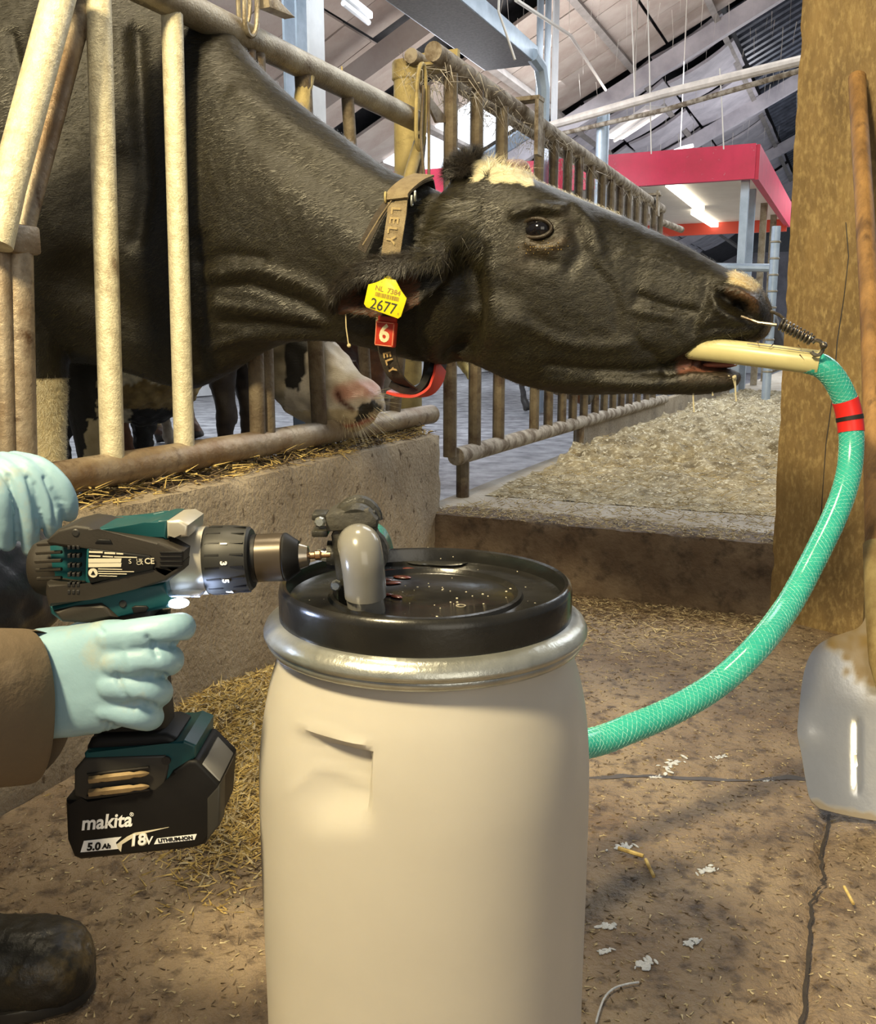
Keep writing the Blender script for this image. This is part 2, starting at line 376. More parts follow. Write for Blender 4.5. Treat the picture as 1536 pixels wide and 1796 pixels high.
# ================================================================== roof, columns, far things
Z0R, UE, KR = 2.83, -7.75, .5
def roof(u, v, d=0.0):                       # underside of the sloping roof; d = distance below it
    n = Vector((KR, 1)).normalized()
    return B(u + KR * d / math.sqrt(1 + KR * KR), v, Z0R + KR * (u - UE) - d / math.sqrt(1 + KR * KR))
ceil_root = bpy.data.objects.new('ceiling', None); col.objects.link(ceil_root); tag(ceil_root, kind='structure')
mb = MB()
def slab(mb, u0, u1, v0, v1, d0, d1):
    vs = [roof(u, v, d) for u in (u0, u1) for v in (v0, v1) for d in (d0, d1)]
    mb.add(vs, [(0, 1, 3, 2), (4, 6, 7, 5), (0, 4, 5, 1), (2, 3, 7, 6), (0, 2, 6, 4), (1, 5, 7, 3)])
slab(mb, UE - .6, 1.6, -2, 60, -.30, -.26)
obj('roof_sheet', mb, M['black_sheet'], ceil_root)
# boards : each one an object sharing one mesh
def board_mesh(name, lu, lv, th, m, sag=0.0, seed=0):
    bm = bmesh.new(); bmesh.ops.create_grid(bm, x_segments=5, y_segments=2, size=.5)
    for v in bm.verts: v.co = Vector((v.co.x * lu, v.co.y * lv, -sag * (1 - (2 * v.co.x) ** 2) + .01 * noise.noise(Vector((v.co.x * 2, v.co.y * 2, seed)))))
    r = bmesh.ops.extrude_face_region(bm, geom=bm.faces[:]); vs = [g for g in r['geom'] if isinstance(g, bmesh.types.BMVert)]
    bmesh.ops.translate(bm, verts=vs, vec=(0, 0, th)); bmesh.ops.recalc_face_normals(bm, faces=bm.faces[:])
    me = bpy.data.meshes.new(name); bm.to_mesh(me); bm.free(); me.materials.append(m); return me
sl = math.atan(KR)
RF = Matrix((UV, WV, Vector((0, 0, 1)))).transposed() @ Matrix.Rotation(-sl, 3, 'Y')
bms = [board_mesh('roof_board', 2.46, .585, .04, M['panel'], .012, s) for s in range(3)]
gms = [board_mesh('roof_board', 1.15, .96, .05, M['panel2'], .05, s) for s in range(3)]
nb = 0
def put_board(me, u, v, d, tilt=0, tw=0):
    global nb
    o = bpy.data.objects.new('roof_board', me); col.objects.link(o); o.parent = ceil_root
    o.matrix_local = Matrix.Translation(roof(u, v, d)) @ (RF @ Matrix.Rotation(tilt, 3, 'Y') @ Matrix.Rotation(tw, 3, 'Z')).to_4x4(); nb += 1
cosl = math.cos(sl)
rr = random.Random(5)
VB = 15.4                                     # from here on the grey loose boards
for c in range(4):
    u = UE + .2 + (c + .5) * 2.5 * cosl
    for r_ in range(0, 27):
        v = 2.0 + r_ * .6
        if v > VB: continue
        if (c == 0 and r_ in (16,)) or (c == 1 and r_ in (14, 15, 16)) or (c == 2 and r_ in (16,)): continue
        put_board(rr.choice(bms), u, v, rr.uniform(0, .02), rr.uniform(-.004, .004))
for c in range(8):
    u = UE + .1 + (c + .5) * 1.2 * cosl
    for r_ in range(0, 22):
        v = VB + .65 + r_ * 1.0
        if v > 36: continue
        if c >= 5: continue
        put_board(rr.choice(gms), u, v, .10 + rr.uniform(-.05, .05) + .05 * (r_ % 2), rr.uniform(-.05, .05), rr.uniform(-.02, .02))
M['purlin'] = mat('dusty_purlin', (.30, .27, .25), (.20, .18, .165), 5, .85)
# purlins run along the barn, rafters up the slope
for k, (u, vb, ve) in enumerate([(-5.9, 2, 44), (-4.75, 2, 44), (-3.6, 2, 44), (-2.4, 2, 44), (-1.2, 2, 44)]):
    mb = MB(); slab(mb, u - .04, u + .04, vb, ve, .06, .20 if k % 2 else .16)
    obj('purlin', mb, M['purlin'], ceil_root)
for v in (5.0, 10.0, 15.4, 20.5, 25.5, 31):
    mb = MB(); slab(mb, UE - .2, 1.4, v - .06, v + .06, .16, .42); obj('rafter', mb, M['panel2'] if v > 14 else M['panel'], ceil_root)
mb = MB()
for i in range(60):
    mb.tube([roof(1.3 + .02, 15.9 + i * .3, .02), roof(-2.25, 15.9 + i * .3, .02)], .05, 6)
slab(mb, -2.25, 1.5, 15.8, 34, .0, -.02)
obj('corrugated_sheet', mb, mat('dark_corrugated', (.035, .04, .055), (.09, .10, .13), 5, .35), ceil_root)
# side wall with daylight openings, at the eave
mb = MB(); sidew = []
for a, b in ((-6, 6.2), (8.4, 9.0), (11.5, 12.4), (15, 17), (20, 22), (25, 27), (30, 60)):
    mb.box(B(-7.8, (a + b) / 2, 1.4), (.12, b - a, 2.8), RB)
mb.box(B(-7.8, 27, .55), (.12, 66, 1.1), RB); mb.box(B(-7.8, 27, 2.72), (.12, 66, .24), RB)
struct('wall_far', mb, M['white'])
daylight = mat('daylight_sheet', (.9, .92, .95), emit=(.85, .92, 1.0), es=1.3, rough=.8)
for n_, (a, b) in enumerate(((6.2, 8.4), (9.0, 11.5), (12.4, 15), (17, 20), (22, 25), (27, 30))):
    mb = MB(); mb.box(B(-7.8, (a + b) / 2, 1.85), (.03, b - a - .06, 1.5), RB); struct('window_%d' % (n_ + 1), mb, daylight)
mb = MB(); mb.box(B(-2, 44, 2.2), (14, .1, 4.4), RB); struct('wall_back', mb, M['panel2'])

mb = MB(); slab(mb, -6.7, -5.0, 13.0, 14.75, .05, .08); obj('skylight', mb, daylight, ceil_root, label='bright translucent roof sheet')
mb = MB(); slab(mb, -6.3, -4.9, 14.8, 16.3, .12, .15); obj('blue_sheet', mb, mat('blue_grey_sheet', (.38, .48, .60), (.30, .38, .48), 4, .6), ceil_root)
# ---- steel columns
def column(px0, px1, ytop, v, label, d=.10):
    p0 = Wp((px0 + px1) / 2, 300, v); u = p0.dot(UV); wd = (px1 - px0) / FPX * p0.y * 1.0
    t = thing('steel_column', label, 'column', B(u, v, 0)); h = roof(u, v).z
    a = MB(); a.box(B(u, v, h / 2), (.012, wd * .95, h), RB); obj('web', a, M['steelblue'], t)
    for s in (-1, 1):
        a = MB(); a.box(B(u + s * wd * .48, v, h / 2), (.014, wd, h), RB); obj('flange', a, M['steelblue'] if s < 0 else M['white'], t)
    return t
column(514, 562, 0, 5.0, 'pale galvanised steel column behind the top rail of the near feed gate')
column(942, 970, 0, 9.0, 'slim blue-grey steel column rising behind the slatted feed gate')
# ---- grey suspended air duct / cable tray along the barn
tray = thing('cable_tray', 'galvanised perforated tray slanting down under the roof above the feed gate', 'cable tray', B(-2.1, 3.0, 3.2))
T0 = Wp(770, 20, 5.2); ut, zt = T0.dot(UV), T0.z
WE = Up(940, 140, ut + .18).dot(WV); WM, WL = (2.4 + WE) / 2, WE - 2.4
a = MB(); a.box(B(ut, WM, zt), (.36, WL, .012), RB); obj('perforated_base', a, mat('perforated_steel', (.16, .16, .17), (.24, .24, .25), 60, .6), tray)
a = MB(); a.box(B(ut + .18, WM, zt + .05), (.02, WL, .11), RB, .004); a.tube([B(ut + .18, WE - .1, zt + .03), B(ut + .18, WE + .08, zt + .0), B(ut + .18, WE + .16, zt - .12), B(ut + .18, WE + .17, zt - .5)], .045, 8); obj('side_rail', a, M['steelblue'], tray)
a = MB(); a.box(B(ut - .18, WM, zt + .05), (.02, WL, .11), RB, .004); obj('side_rail', a, M['steelblue'], tray)
# ---- fluorescent lamps
lamp_on = mat('lamp_tube', (.9, .9, .9), emit=(1, .95, .80), es=2.6)
def lamp(name_label, c, ax, L, on=True, w_=.12):
    t = thing('ceiling_lamp', name_label, 'lamp', c); ax = Vector(ax).normalized()
    R3 = frame(c, ax, Vector((0, 0, 1)).cross(ax)).to_3x3()
    a = MB(); a.box(Vector(c) + Vector((0, 0, .03)), (L, w_, .05), R3, .01); obj('housing', a, M['white'], t)
    a = MB(); a.tube([Vector(c) - ax * L * .46 + Vector((0, 0, -.02)), Vector(c) + ax * L * .46 + Vector((0, 0, -.02))], .02, 8); obj('tube', a, lamp_on if on else M['white'], t)
    a = MB(); a.tube([Vector(c) + Vector((0, 0, .05)), Vector((c[0], c[1], roof(Vector(c).dot(UV), Vector(c).dot(WV)).z))], .006, 5); obj('hanger', a, M['web'], t)
def mid(p, q): return (p + q) / 2
p, q = Wp(600, -2, 6.0), Wp(648, 36, 6.4); lamp('short dark strip lamp fixed under the boards beside the pale steel column', mid(p, q), q - p, (q - p).length, False, .06)
p, q = Wp(1075, 245, 11.0), Wp(1150, 195, 10.2); lamp('white strip lamp hanging at a slant above the red canopy', mid(p, q), q - p, (q - p).length * 1.0, False, .24)
p, q = Wp(1180, 272, 13.0), Wp(1205, 262, 13.2); lamp('small white lamp just above the middle of the red canopy', mid(p, q), q - p, .3, False, .2)

# ---- red canopy over the milking box
can = thing('red_canopy', 'red framed canopy with cream underside and lit tubes at the back right', 'canopy', B(0, 9.2, 0))
cf = Wp(1323, 314, 9.2); cu1 = cf.dot(UV); cz = cf.z; cl = Wp(930, 320, 9.2).dot(UV) - 2.2; v0, v1 = 9.2, 13.2; th = .30
a = MB(); a.box(B((cl + cu1) / 2, v0, cz + th / 2), (cu1 - cl, .06, th), RB); obj('front_beam', a, M['red'], can)
a = MB(); a.box(B(cu1, (v0 + v1) / 2 + .03, cz + th / 2), (.06, v1 - v0, th), RB); obj('side_beam', a, M['red'], can)
a = MB(); a.box(B((cl + cu1) / 2, v1 - .1, cz + .02), (cu1 - cl, .06, th * .55), RB); obj('back_beam', a, mat('orange_red', (.75, .09, .05), rough=.4), can)
a = MB(); a.box(B((cl + cu1) / 2, (v0 + v1) / 2, cz + .10), (cu1 - cl - .08, v1 - v0 - .1, .03), RB); obj('ceiling_panel', a, mat('cream_panel', (.86, .78, .68), (.78, .70, .60), 3, .7), can)
for (x0, y0, x1, y1) in ((1175, 322, 1228, 366), (1218, 372, 1255, 396)):
    rp = lambda X, Y_: CP + ray(X, Y_) * ((cz + .05 - CH) / ray(X, Y_).z)
    p, q = rp(x0, y0), rp(x1, y1); a = MB(); a.box(mid(p, q), ((q - p).length, .09, .05), frame(p, q - p, Vector((0, 0, 1)).cross(q - p)).to_3x3()); obj('tube_lamp', a, lamp_on, can)
for (px, v, lab) in ((1305, 9.35, 0), (1318, 10.4, 0), (1340, 11.5, 0), (1358, 12.6, 0), (940, 9.35, 0)):
    u = min(Wp(px, 360, v).dot(UV), cu1 - .03); a = MB(); a.box(B(u, v, (cz + .1) / 2 + .1), (.07, .07, cz - .1), RB); obj('post', a, M['steelblue'] if px < 1340 else M['galv'], can)
a = MB(); u_ = Wp(1305, 430, 9.6).dot(UV)
for z_, px, r_ in ((Wp(1290, 468, 8.9).z, 1240, .03),):
    a.tube([Wp(1150, 466, 8.9), Wp(1352, 470, 8.9)], .035, 10)
obj('cross_rail', a, M['steelblue'], can)
# ---- slim gate upright just left of the brown post
gt = thing('alley_gate', 'slim galvanised gate upright with straps beside the brown post', 'gate', Gp(1345, 705, .2))
a = MB(); p = Gp(1342, 706, .2); a.tube([p, Vector((p.x, p.y, 1.62))], .036, 12); obj('upright', a, M['steelblue'], gt)
for k in range(9):
    a = MB(); z = .45 + k * .13; a.lathe([(.038, 0), (.042, .003), (.042, .012), (.038, .015)], (p.x, p.y, z), n=14); obj('strap', a, M['galv'], gt)
a = MB(); a.tube([Vector((p.x, p.y, .46)), Vector((p.x, p.y, .46)) + UV * -.0 + WV * 3.0], .03, 8); obj('bottom_rail', a, M['dirty'], gt)
# ---- pipes across the alley under the roof
pipe = thing('overhead_pipe', 'pair of whitish overhead pipes crossing the barn above the feed gate', 'pipe', Wp(1060, 200, 8.5))
a = MB(); pa, pb = Wp(960, 222, 8.3), Wp(1430, 100, 7.2); a.tube([pa, mid(pa, pb) + Vector((0, 0, .02)), pb], .036, 10); obj('upper_pipe', a, mat('pipe_cream', (.62, .55, .48), (.45, .40, .35), 9, .6), pipe)
a = MB(); pa, pb = Wp(960, 240, 8.4), Wp(1430, 116, 7.3); a.tube([pa, mid(pa, pb) - Vector((0, 0, .03)), pb], .02, 10); obj('lower_pipe', a, M['dust'], pipe)
a = MB(); p = Wp(1058, 195, 8.25); a.tube([p, Vector((p.x, p.y, .2))], .055, 12); obj('stand_post', a, M['steelblue'], pipe)
# ---- hanging cords and cobwebs
def cord(pts, r, label, m=M['web'], name='hanging_cord', group=None):
    a = MB(); a.tube(pts, r, 6); o = obj(name, a, m); tag(o, label, 'cord', group); return o
cord([Wp(876, -30, 5.5), Wp(874, 20, 5.5), Wp(888, 60, 5.5), Wp(903, 105, 5.5)], .007, 'thin grey cable dangling beside the perforated tray')
cord([Wp(905, 0, 6), Wp(1000, 62, 8.0), Wp(1062, 158, 11)], .014, 'long pale cable clipped along the boards behind the steel column')
for k, (x, y0, y1, lab) in enumerate(((1110, -20, 180, 'left white string hanging from the roof beside the overhead pipes'), (1139, -20, 270, 'longer white string with a knot hanging beside the left one'), (1266, 120, 262, 'white string hanging above the red canopy near its corner'))):
    cord([Wp(x - 4, y0, 8.0), Wp(x, (y0 + y1) / 2, 8.0), Wp(x + 3, y1, 8.0)], .005, lab)
mb = MB(); rr = random.Random(3)
for i in range(260):
    u, v = rr.uniform(-4.5, .6), rr.uniform(7, 24); p = roof(u, v, .12); L = rr.uniform(.1, .7); q = p + Vector((rr.uniform(-.05, .05), rr.uniform(-.05, .05), -L)); mb.strand(p, q, rr.uniform(.003, .009))
tag(obj('cobwebs', mb, M['web'], smooth=False, rec=False), 'dusty cobweb threads hanging down from the roof boards', 'cobweb', kind='stuff')

# ================================================================== feed gates
def bar(parent, p, q, r, m, name='bar', n=14): a = MB(); a.tube([p, q], r, n); return obj(name, a, m, parent)
UG = -1.235
ng = thing('feed_gate', 'near galvanised feed gate on the low wall with the black cow reaching through', 'gate', B(UG, 1.8, .44))
bar(ng, B(UG, -.6, .487), B(UG, 2.72, .487), .030, M['rail'], 'bottom_rail', 18)
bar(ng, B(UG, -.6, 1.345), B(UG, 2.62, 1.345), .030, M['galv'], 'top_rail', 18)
def onu(px, py, u=UG): return Up(px, py, u)
def zline(px, py, px2, py2, u=UG, r=.020, m='galv_lit', name='bar'):
    p, q = onu(px, py, u), onu(px2, py2, u)
    v = lambda z: B(u, p.dot(WV) + (q.dot(WV) - p.dot(WV)) * (z - p.z) / (q.z - p.z), z)
    return bar(ng, v(1.34), v(.49), r, M[m], name)
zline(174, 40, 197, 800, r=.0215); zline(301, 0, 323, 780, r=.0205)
zline(452, 200, 468, 758, r=.02, m='dirty'); zline(532, 150, 560, 742, r=.02, m='dirty'); zline(608, 150, 645, 725, r=.016, m='dirty')
zline(445, 500, 452, 760, r=.018, m='dirty')
bar(ng, onu(738, 240), onu(692, 724), .017, M['dirty'], 'swing_bar')
bar(ng, onu(30, 430), onu(38, 812), .024, M['rail']); bar(ng, onu(2, 430), onu(12, 822), .014, M['rail'])
a = MB(); p = onu(600, 150); a.tube([p, p + Vector((0, 0, .045))], [.004, .002], 6); obj('pin', a, M['post_y'], ng)
a = MB(); a.tube([onu(540, 110), onu(532, 160), onu(528, 200)], [.022, .020, .02], 12); obj('bent_stub', a, M['post_y'], ng)
# the slanting stanchion arm pair at the left
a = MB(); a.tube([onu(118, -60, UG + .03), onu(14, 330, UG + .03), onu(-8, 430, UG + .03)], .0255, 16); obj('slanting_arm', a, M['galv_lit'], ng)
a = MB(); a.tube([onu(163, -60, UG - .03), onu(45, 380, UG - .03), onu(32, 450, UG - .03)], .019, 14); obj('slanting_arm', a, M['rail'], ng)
a = MB(); a.box(onu(20, 420), (.05, .075, .045), RB, .006); a.ball(onu(4, 398, UG + .03), .008, 8, 6); obj('clamp', a, M['rail'], ng)
# latch loop near the cow's withers
def loop(px, py, hgt, wd, v_u, m, rad, nm, parent=ng):
    c = onu(px, py, v_u); pts = []
    for k in range(20):
        t = 2 * PI * k / 20; pts.append(c + WV * (wd * math.cos(t)) + UV * (.2 * wd * math.sin(t)) + Vector((0, 0, hgt * math.copysign(abs(math.sin(t)) ** .6, math.sin(t)))))
    a = MB(); a.tube(pts, rad, 8, closed=True); return obj(nm, a, m, parent)
loop(440, 12, .055, .022, UG + .035, M['galv'], .0055, 'latch_loop'); loop(428, 0, .05, .02, UG + .0, M['galv'], .0055, 'latch_loop')
a = MB(); a.prism([onu(446, -20, UG + .02), onu(498, 34, UG + .02), onu(452, 16, UG + .02)], UV * .03, .002); obj('latch_plate', a, M['rail'], ng)
# end bracket of the top rail with chain straps
loop(738, 188, .115, .030, UG + .035, M['post_y'], .006, 'hook_strap')
a = MB(); a.prism([onu(728, 142, UG + .02), onu(786, 215, UG + .02), onu(762, 216, UG + .02)], UV * .008, .001); obj('latch_plate', a, M['rail'], ng)
a = MB(); a.tube([onu(742, 150, UG + .04), onu(738, 240, UG + .04), onu(745, 330, UG + .04)], .0045, 6); a.tube([onu(752, 150, UG + .045), onu(752, 330, UG + .045)], .0045, 6); obj('strap_bar', a, M['dirty'], ng)
a = MB(); a.tube([onu(735, 250), onu(716, 315), onu(712, 340)], .017, 12); obj('swing_arm', a, M['post_y'], ng)

fg = thing('feed_gate', 'far slatted feed gate running away along the feed table, dusty double top rail', 'gate', B(-1.2, 4.4, .2))
bar(fg, B(-1.2, 2.84, .34), B(-1.2, 6.45, .325), .030, M['dust'], 'bottom_rail', 16)
bar(fg, B(-1.2, 2.66, 1.54), B(-1.2, 6.1, 1.51), .028, M['dust'], 'top_rail', 16)
bar(fg, B(-1.30, 2.72, 1.555), B(-1.30, 6.0, 1.54), .022, M['dust'], 'upper_tube', 12)
bar(fg, B(-1.30, 6.2, 1.48), B(-1.2, 6.8, 1.46), .022, M['dust'], 'upper_tube', 12)
for v in (2.79, 3.005, 3.24, 3.655, 3.845, 4.045, 4.22, 4.41, 4.62, 4.80, 4.99, 5.18, 5.38, 5.60, 5.85, 6.05):
    bar(fg, B(-1.2, v, 1.51), B(-1.2, v, .345), .022 if v < 3.5 else .020, M['dirty'], 'bar', 10)
for px, w_ in ((905, 3.45), (880, 3.3)):
    a = MB(); c = B(-1.22, w_, 1.53); a.box(c + Vector((0, 0, .045)), (.19, .06, .014), RB); a.box(c + UV * .085 + Vector((0, 0, -.05)), (.014, .06, .20), RB); obj('bracket', a, M['dust'], fg)
    break
a = MB(); c = B(-1.2, 5.75, 1.5); a.box(c + Vector((0, 0, .05)), (.12, .06, .012), RB); a.box(c + UV * .045, (.012, .06, .14), RB); obj('bracket', a, M['dust'], fg)
for v, m in ((2.9, 'dirty'), (4.35, 'rail')):
    a = MB(); a.tube([B(-1.2, v, .34), B(-1.2, v, .195)], .022, 10); obj('foot', a, M[m], fg)
a = MB(); a.box(B(-1.22, 7.5, .25), (.05, 6.2, .14), RB); obj('concrete_sill', a, M['conc'], fg)
a = MB(); a.tube([B(-1.18, 3.95, .98), B(-1.16, 3.95, .62), B(-1.16, 4.0, .60), B(-1.16, 4.35, .60)], .010, 8); obj('bent_rod', a, M['galv'], fg)
# fat yellow gate post
gp = thing('gate_post', 'stout yellowed round gate post with a band between the two feed gates', 'post', B(-1.34, 2.52, 0))
pb = Up(715, 300, -1.34); vb = pb.dot(WV)
a = MB(); a.tube([B(-1.34, vb, 0), B(-1.34, vb, 1.545)], .042, 20); obj('tube', a, M['post_y'], gp)
a = MB(); a.lathe([(.044, 0), (.047, .004), (.047, .05), (.044, .055)], B(-1.34, vb, 1.50), n=20); obj('cap', a, M['post_y'], gp)
a = MB(); a.lathe([(.043, 0), (.046, .003), (.043, .006)], B(-1.34, vb, 1.155), n=20); obj('band', a, M['rail'], gp)
a = MB(); a.box(B(-1.27, vb + .05, 1.56), (.16, .02, .055), RB); a.box(B(-1.27, vb + .02, 1.535), (.16, .10, .008), RB); obj('angle_bracket', a, M['post_y'], gp)
# web matting on the rails
mb = MB(); rr = random.Random(9)
for i in range(900):
    v = 2.7 + rr.random() ** 1.5 * 3.2; u = -1.2 + rr.choice((0, -.1)) + rr.uniform(-.03, .03); p = B(u, v, 1.50 + rr.uniform(-.03, .045)); q = p + B(rr.uniform(-.06, .06), rr.uniform(-.08, .08), rr.uniform(-.10, .03)); mb.strand(p, q, rr.uniform(.0006, .0018))
tag(obj('gate_cobwebs', mb, M['web'], smooth=False, rec=False), 'grey cobwebs matted on the double top rail of the far feed gate', 'cobweb', kind='stuff')
# ================================================================== barrel with lid, ring and pump
BX, BY = -.0105, .775
bar_ = thing('plastic_barrel', 'white plastic barrel with black lid and steel clamp ring in the foreground', 'barrel', (BX, BY, 0))
M['hdpe'] = mat('white_plastic_barrel', (.50, .47, .41), (.46, .43, .375), 4, .42, sss=.25, ssc=(1, .8, .5), spec=.4)
M['lid'] = mat('black_lid', (.010, .010, .010), (.016, .015, .013), 14, .16, spec=.55, bump=.15, bscale=35, rough2=.30, c3=(.05, .045, .035), scale3=30, thr3=(.68, .85))
M['ring'] = mat('clamp_ring_steel', (.50, .51, .47), (.36, .37, .34), 30, .30, .75, .2, 80)
prof = [(.03, .004), (.124, .0), (.134, .006), (.140, .02), (.1430, .06), (.1435, .16), (.1442, .27), (.1440, .34), (.1425, .375), (.139, .405), (.1335, .432), (.1275, .452), (.1235, .466), (.1225, .480), (.117, .484), (.114, .480), (.113, .30)]
P2 = crm(prof, 6)
bm_ = MB(); bm_.lathe([(a, b) for a, b in P2], (BX, BY, 0), n=160)
# moulded grip hollow on the near left shoulder (shape follows the mould, not the light)
V = np.array(bm_.v); px, py = proj(V)
th0 = np.arctan2(V[:, 1] - BY, V[:, 0] - BX); near = (V[:, 1] < BY + .02) & (V[:, 2] > .12)
def smooth(e0, e1, x): t = np.clip((x - e0) / (e1 - e0), 0, 1); return t * t * (3 - 2 * t)
ang = np.degrees(th0); a0 = np.degrees(math.atan2(Yp(650, 1350, .66).y - BY, Yp(650, 1350, .66).x - BX))
s_ = (650 - px) / 140.0                                   # 0 at the steep right wall, 1 at the left end
top = 1318 - 46 * np.clip(s_, 0, 1)
dep = smooth(-.02, .05, s_) * smooth(1.05, .45, s_) * smooth(-8, 22, py - top) * smooth(1475, 1385, py)
dep = np.where(near, dep, 0) * .011
rid2 = np.where(near, np.exp(-(np.minimum(np.hypot(px - 545, py - 1352) * 0 + np.abs(np.where(px < 545, py - (1395 - (px - 505) * 1.12), py - (1350 + (px - 545) * .42))), 60) / 7) ** 2) * smooth(500, 515, px) * smooth(652, 640, px), 0) * .0016
rid = rid2 + np.where(near, np.exp(-((py - top + 4) / 9) ** 2) * smooth(-.05, .1, s_) * smooth(1.1, .6, s_), 0) * .002
nrm = np.stack([np.cos(th0), np.sin(th0), np.zeros_like(th0)], 1)
V -= nrm * (dep - rid)[:, None]
# slightly squared body
sq = .0022 * np.cos(4 * (th0 - .5)) * smooth(.45, .36, V[:, 2]); V += nrm * sq[:, None]
bm_.v = [tuple(v) for v in V]
obj('body', bm_, M['hdpe'], bar_, rec=False)
rg = MB(); rg.lathe([(.1235, .4925), (.1290, .4915), (.1345, .4870), (.1368, .4820), (.1368, .4795), (.1338, .4765), (.1345, .4740), (.1325, .4705), (.1290, .4690), (.1235, .469)], (BX, BY, 0), n=120, closed=True); obj('clamp_ring', rg, M['ring'], bar_, ang=60)
ld = MB(); ld.lathe([(.1215, .488), (.1235, .4895), (.1235, .5135), (.1225, .5185), (.1200, .5205), (.1172, .5195), (.1155, .5145), (.1145, .5085), (.110, .5065), (.083, .5065), (.0815, .5095), (.0785, .5100), (.0765, .5070), (.0745, .5050), (.020, .5050), (.0, .5050)], (BX, BY, 0), n=128); obj('lid', ld, M['lid'], bar_, ang=50)
for q in ((808, 1063), (778, 1065)):
    c = Gp(*q, .5052); a = MB(); a.lathe([(.0042, 0), (.0042, .0006), (.0032, .0006), (.0032, 0)], c, n=20, closed=True); 
    if q[0] == 808: obj('moulded_mark', a, mat('worn_mark', (.25, .22, .16), rough=.5), bar_)
M['rustw'] = mat('rust_splash', (.22, .045, .02), (.10, .03, .02), 60, .25)
# rusty film of spilled liquid on the lid
a = MB(); rr = random.Random(11)
for q in ((690, 1002, 10), (705, 1012, 8), (685, 1022, 9), (718, 998, 7), (676, 1042, 6), (672, 1016, 8), (695, 1046, 6), (660, 1052, 5)):
    a = MB(); c = Gp(q[0], q[1], .5062); a.ball(c, (q[2] * .0011, q[2] * .0006, .0012), 12, 6, Matrix.Rotation(rr.uniform(-1, .3), 3, 'Z')); obj('rusty_splash', a, M['rustw'], bar_)
w_ = MB(); pts = []
for k in range(26):
    t = 2 * PI * k / 26; r = 1 + .35 * noise.noise(Vector((math.cos(t) * 1.5, math.sin(t) * 1.5, 4)))
    pts.append(Gp(770 + 62 * r * math.cos(t), 984 + 9 * r * math.sin(t), .5078))
w_.prism(pts, (0, 0, .0009), .0004); obj('water_puddle', w_, mat('puddle', (.03, .03, .028), rough=.04, coat=1), bar_)
a = MB(); rr = random.Random(4)
for i in range(60):
    t = rr.uniform(0, 2 * PI); r = rr.uniform(.02, .121); z = .5062 if r < .11 and r > .085 else (.5052 if r < .073 else .5205)
    if r > .11 and r < .1175: continue
    a.ball((BX + r * math.cos(t), BY + r * math.sin(t), z), (rr.uniform(.0004, .0011),) * 2 + (.0005,), 6, 4)
tag(obj('grit', a, mat('pale_grit', (.5, .45, .33), rough=.7), bar_), kind='stuff')

# ---- pump
PD = .745
pu = thing('drill_pump', 'black drill-driven pump with a grey elbow pipe standing on the black lid', 'pump', Gp(625, 1062, .507))
M['pump'] = mat('pump_black', (.016, .016, .014), (.05, .047, .036), 34, .42, bump=.3, bscale=120)
M['pvc'] = mat('grey_pvc', (.20, .195, .175), (.17, .165, .15), 9, .22, coat=.3)
def pp(px, py, d=PD): return Yp(px, py, d)
a = MB(); a.prism([pp(x, y, PD + .005) for x, y in ((580, 940), (594, 1062), (608, 1066), (655, 1066), (664, 1040), (661, 945), (650, 922), (588, 922))], (0, .034, 0), .003); obj('housing', a, M['pump'], pu)
a = MB(); a.tube([pp(606, 915, PD + .02) + Vector((.004 * math.sin(0), 0, 0))] + [pp(606 + 22 - 34 * math.cos(t), 912 - 34 * math.sin(t), PD + .02) for t in np.linspace(0, PI, 14)], .0045, 8); obj('top_arch', a, M['pump'], pu)
a = MB(); a.lathe([(.0, -.018), (.0155, -.018), (.0175, -.012), (.0175, .014), (.0155, .018), (0, .018)], pp(627, 912, PD + .022), (0, 1, .15), 28); obj('volute', a, M['pump'], pu)
a = MB(); a.prism([pp(x, y, PD + .002) for x, y in ((570, 906), (584, 898), (646, 893), (662, 912), (660, 926), (572, 934))], (0, .045, 0), .003); obj('clamp_body', a, mat('pump_grey', (.06, .056, .045), (.03, .028, .024), 40, .55, bump=.4, bscale=90), pu)
for (x, y, x2, y2, nm) in ((549, 897, 575, 909, 0), (549, 926, 577, 938, 0), (640, 892, 660, 904, 0)):
    a = MB(); a.box((pp(x, y, PD + .02) + pp(x2, y2, PD + .02)) / 2, ((x2 - x) * .00046, .022, (y2 - y) * .00046), None, .0012); obj('ear_lug', a, M['pump'], pu)
for (x, y) in ((562, 915), (590, 1026)):
    a = MB(); a.lathe([(0, 0), (.0045, 0), (.0045, .006), (.003, .008), (0, .008)], pp(x, y, PD + .002), (0, -1, .1), 8); obj('bolt', a, M['ring'], pu)
a = MB(); a.tube([pp(575, 974, PD + .022), pp(590, 974, PD + .022)], .0125, 20); obj('shaft_boss', a, M['pump'], pu)
a = MB(); a.tube([pp(556, 973, PD + .022), pp(577, 974, PD + .022)], [.0045, .006], 10); obj('drive_shaft', a, M['ring'], pu)
a = MB(); ep = crm([(*pp(626, 960, PD + .010), .0160), (*pp(628, 955, PD - .008), .0168), (*pp(631, 960, PD - .018), .0172), (*pp(635, 983, PD - .023), .0170), (*pp(639, 1015, PD - .022), .0168), (*pp(641, 1045, PD - .020), .0166)], 6)
a.tube([p[:3] for p in ep], [p[3] for p in ep], 28); obj('elbow', a, M['pvc'], pu)
a = MB(); a.tube([pp(638, 1040, PD - .020), pp(643, 1068, PD - .016), pp(644, 1076, PD - .014)], .0148, 24); obj('spigot', a, M['pvc'], pu)
a = MB(); a.tube([pp(636, 972, PD + .03), pp(640, 966, PD + .066)], .0215, 20); obj('outlet', a, M['pump'], pu)

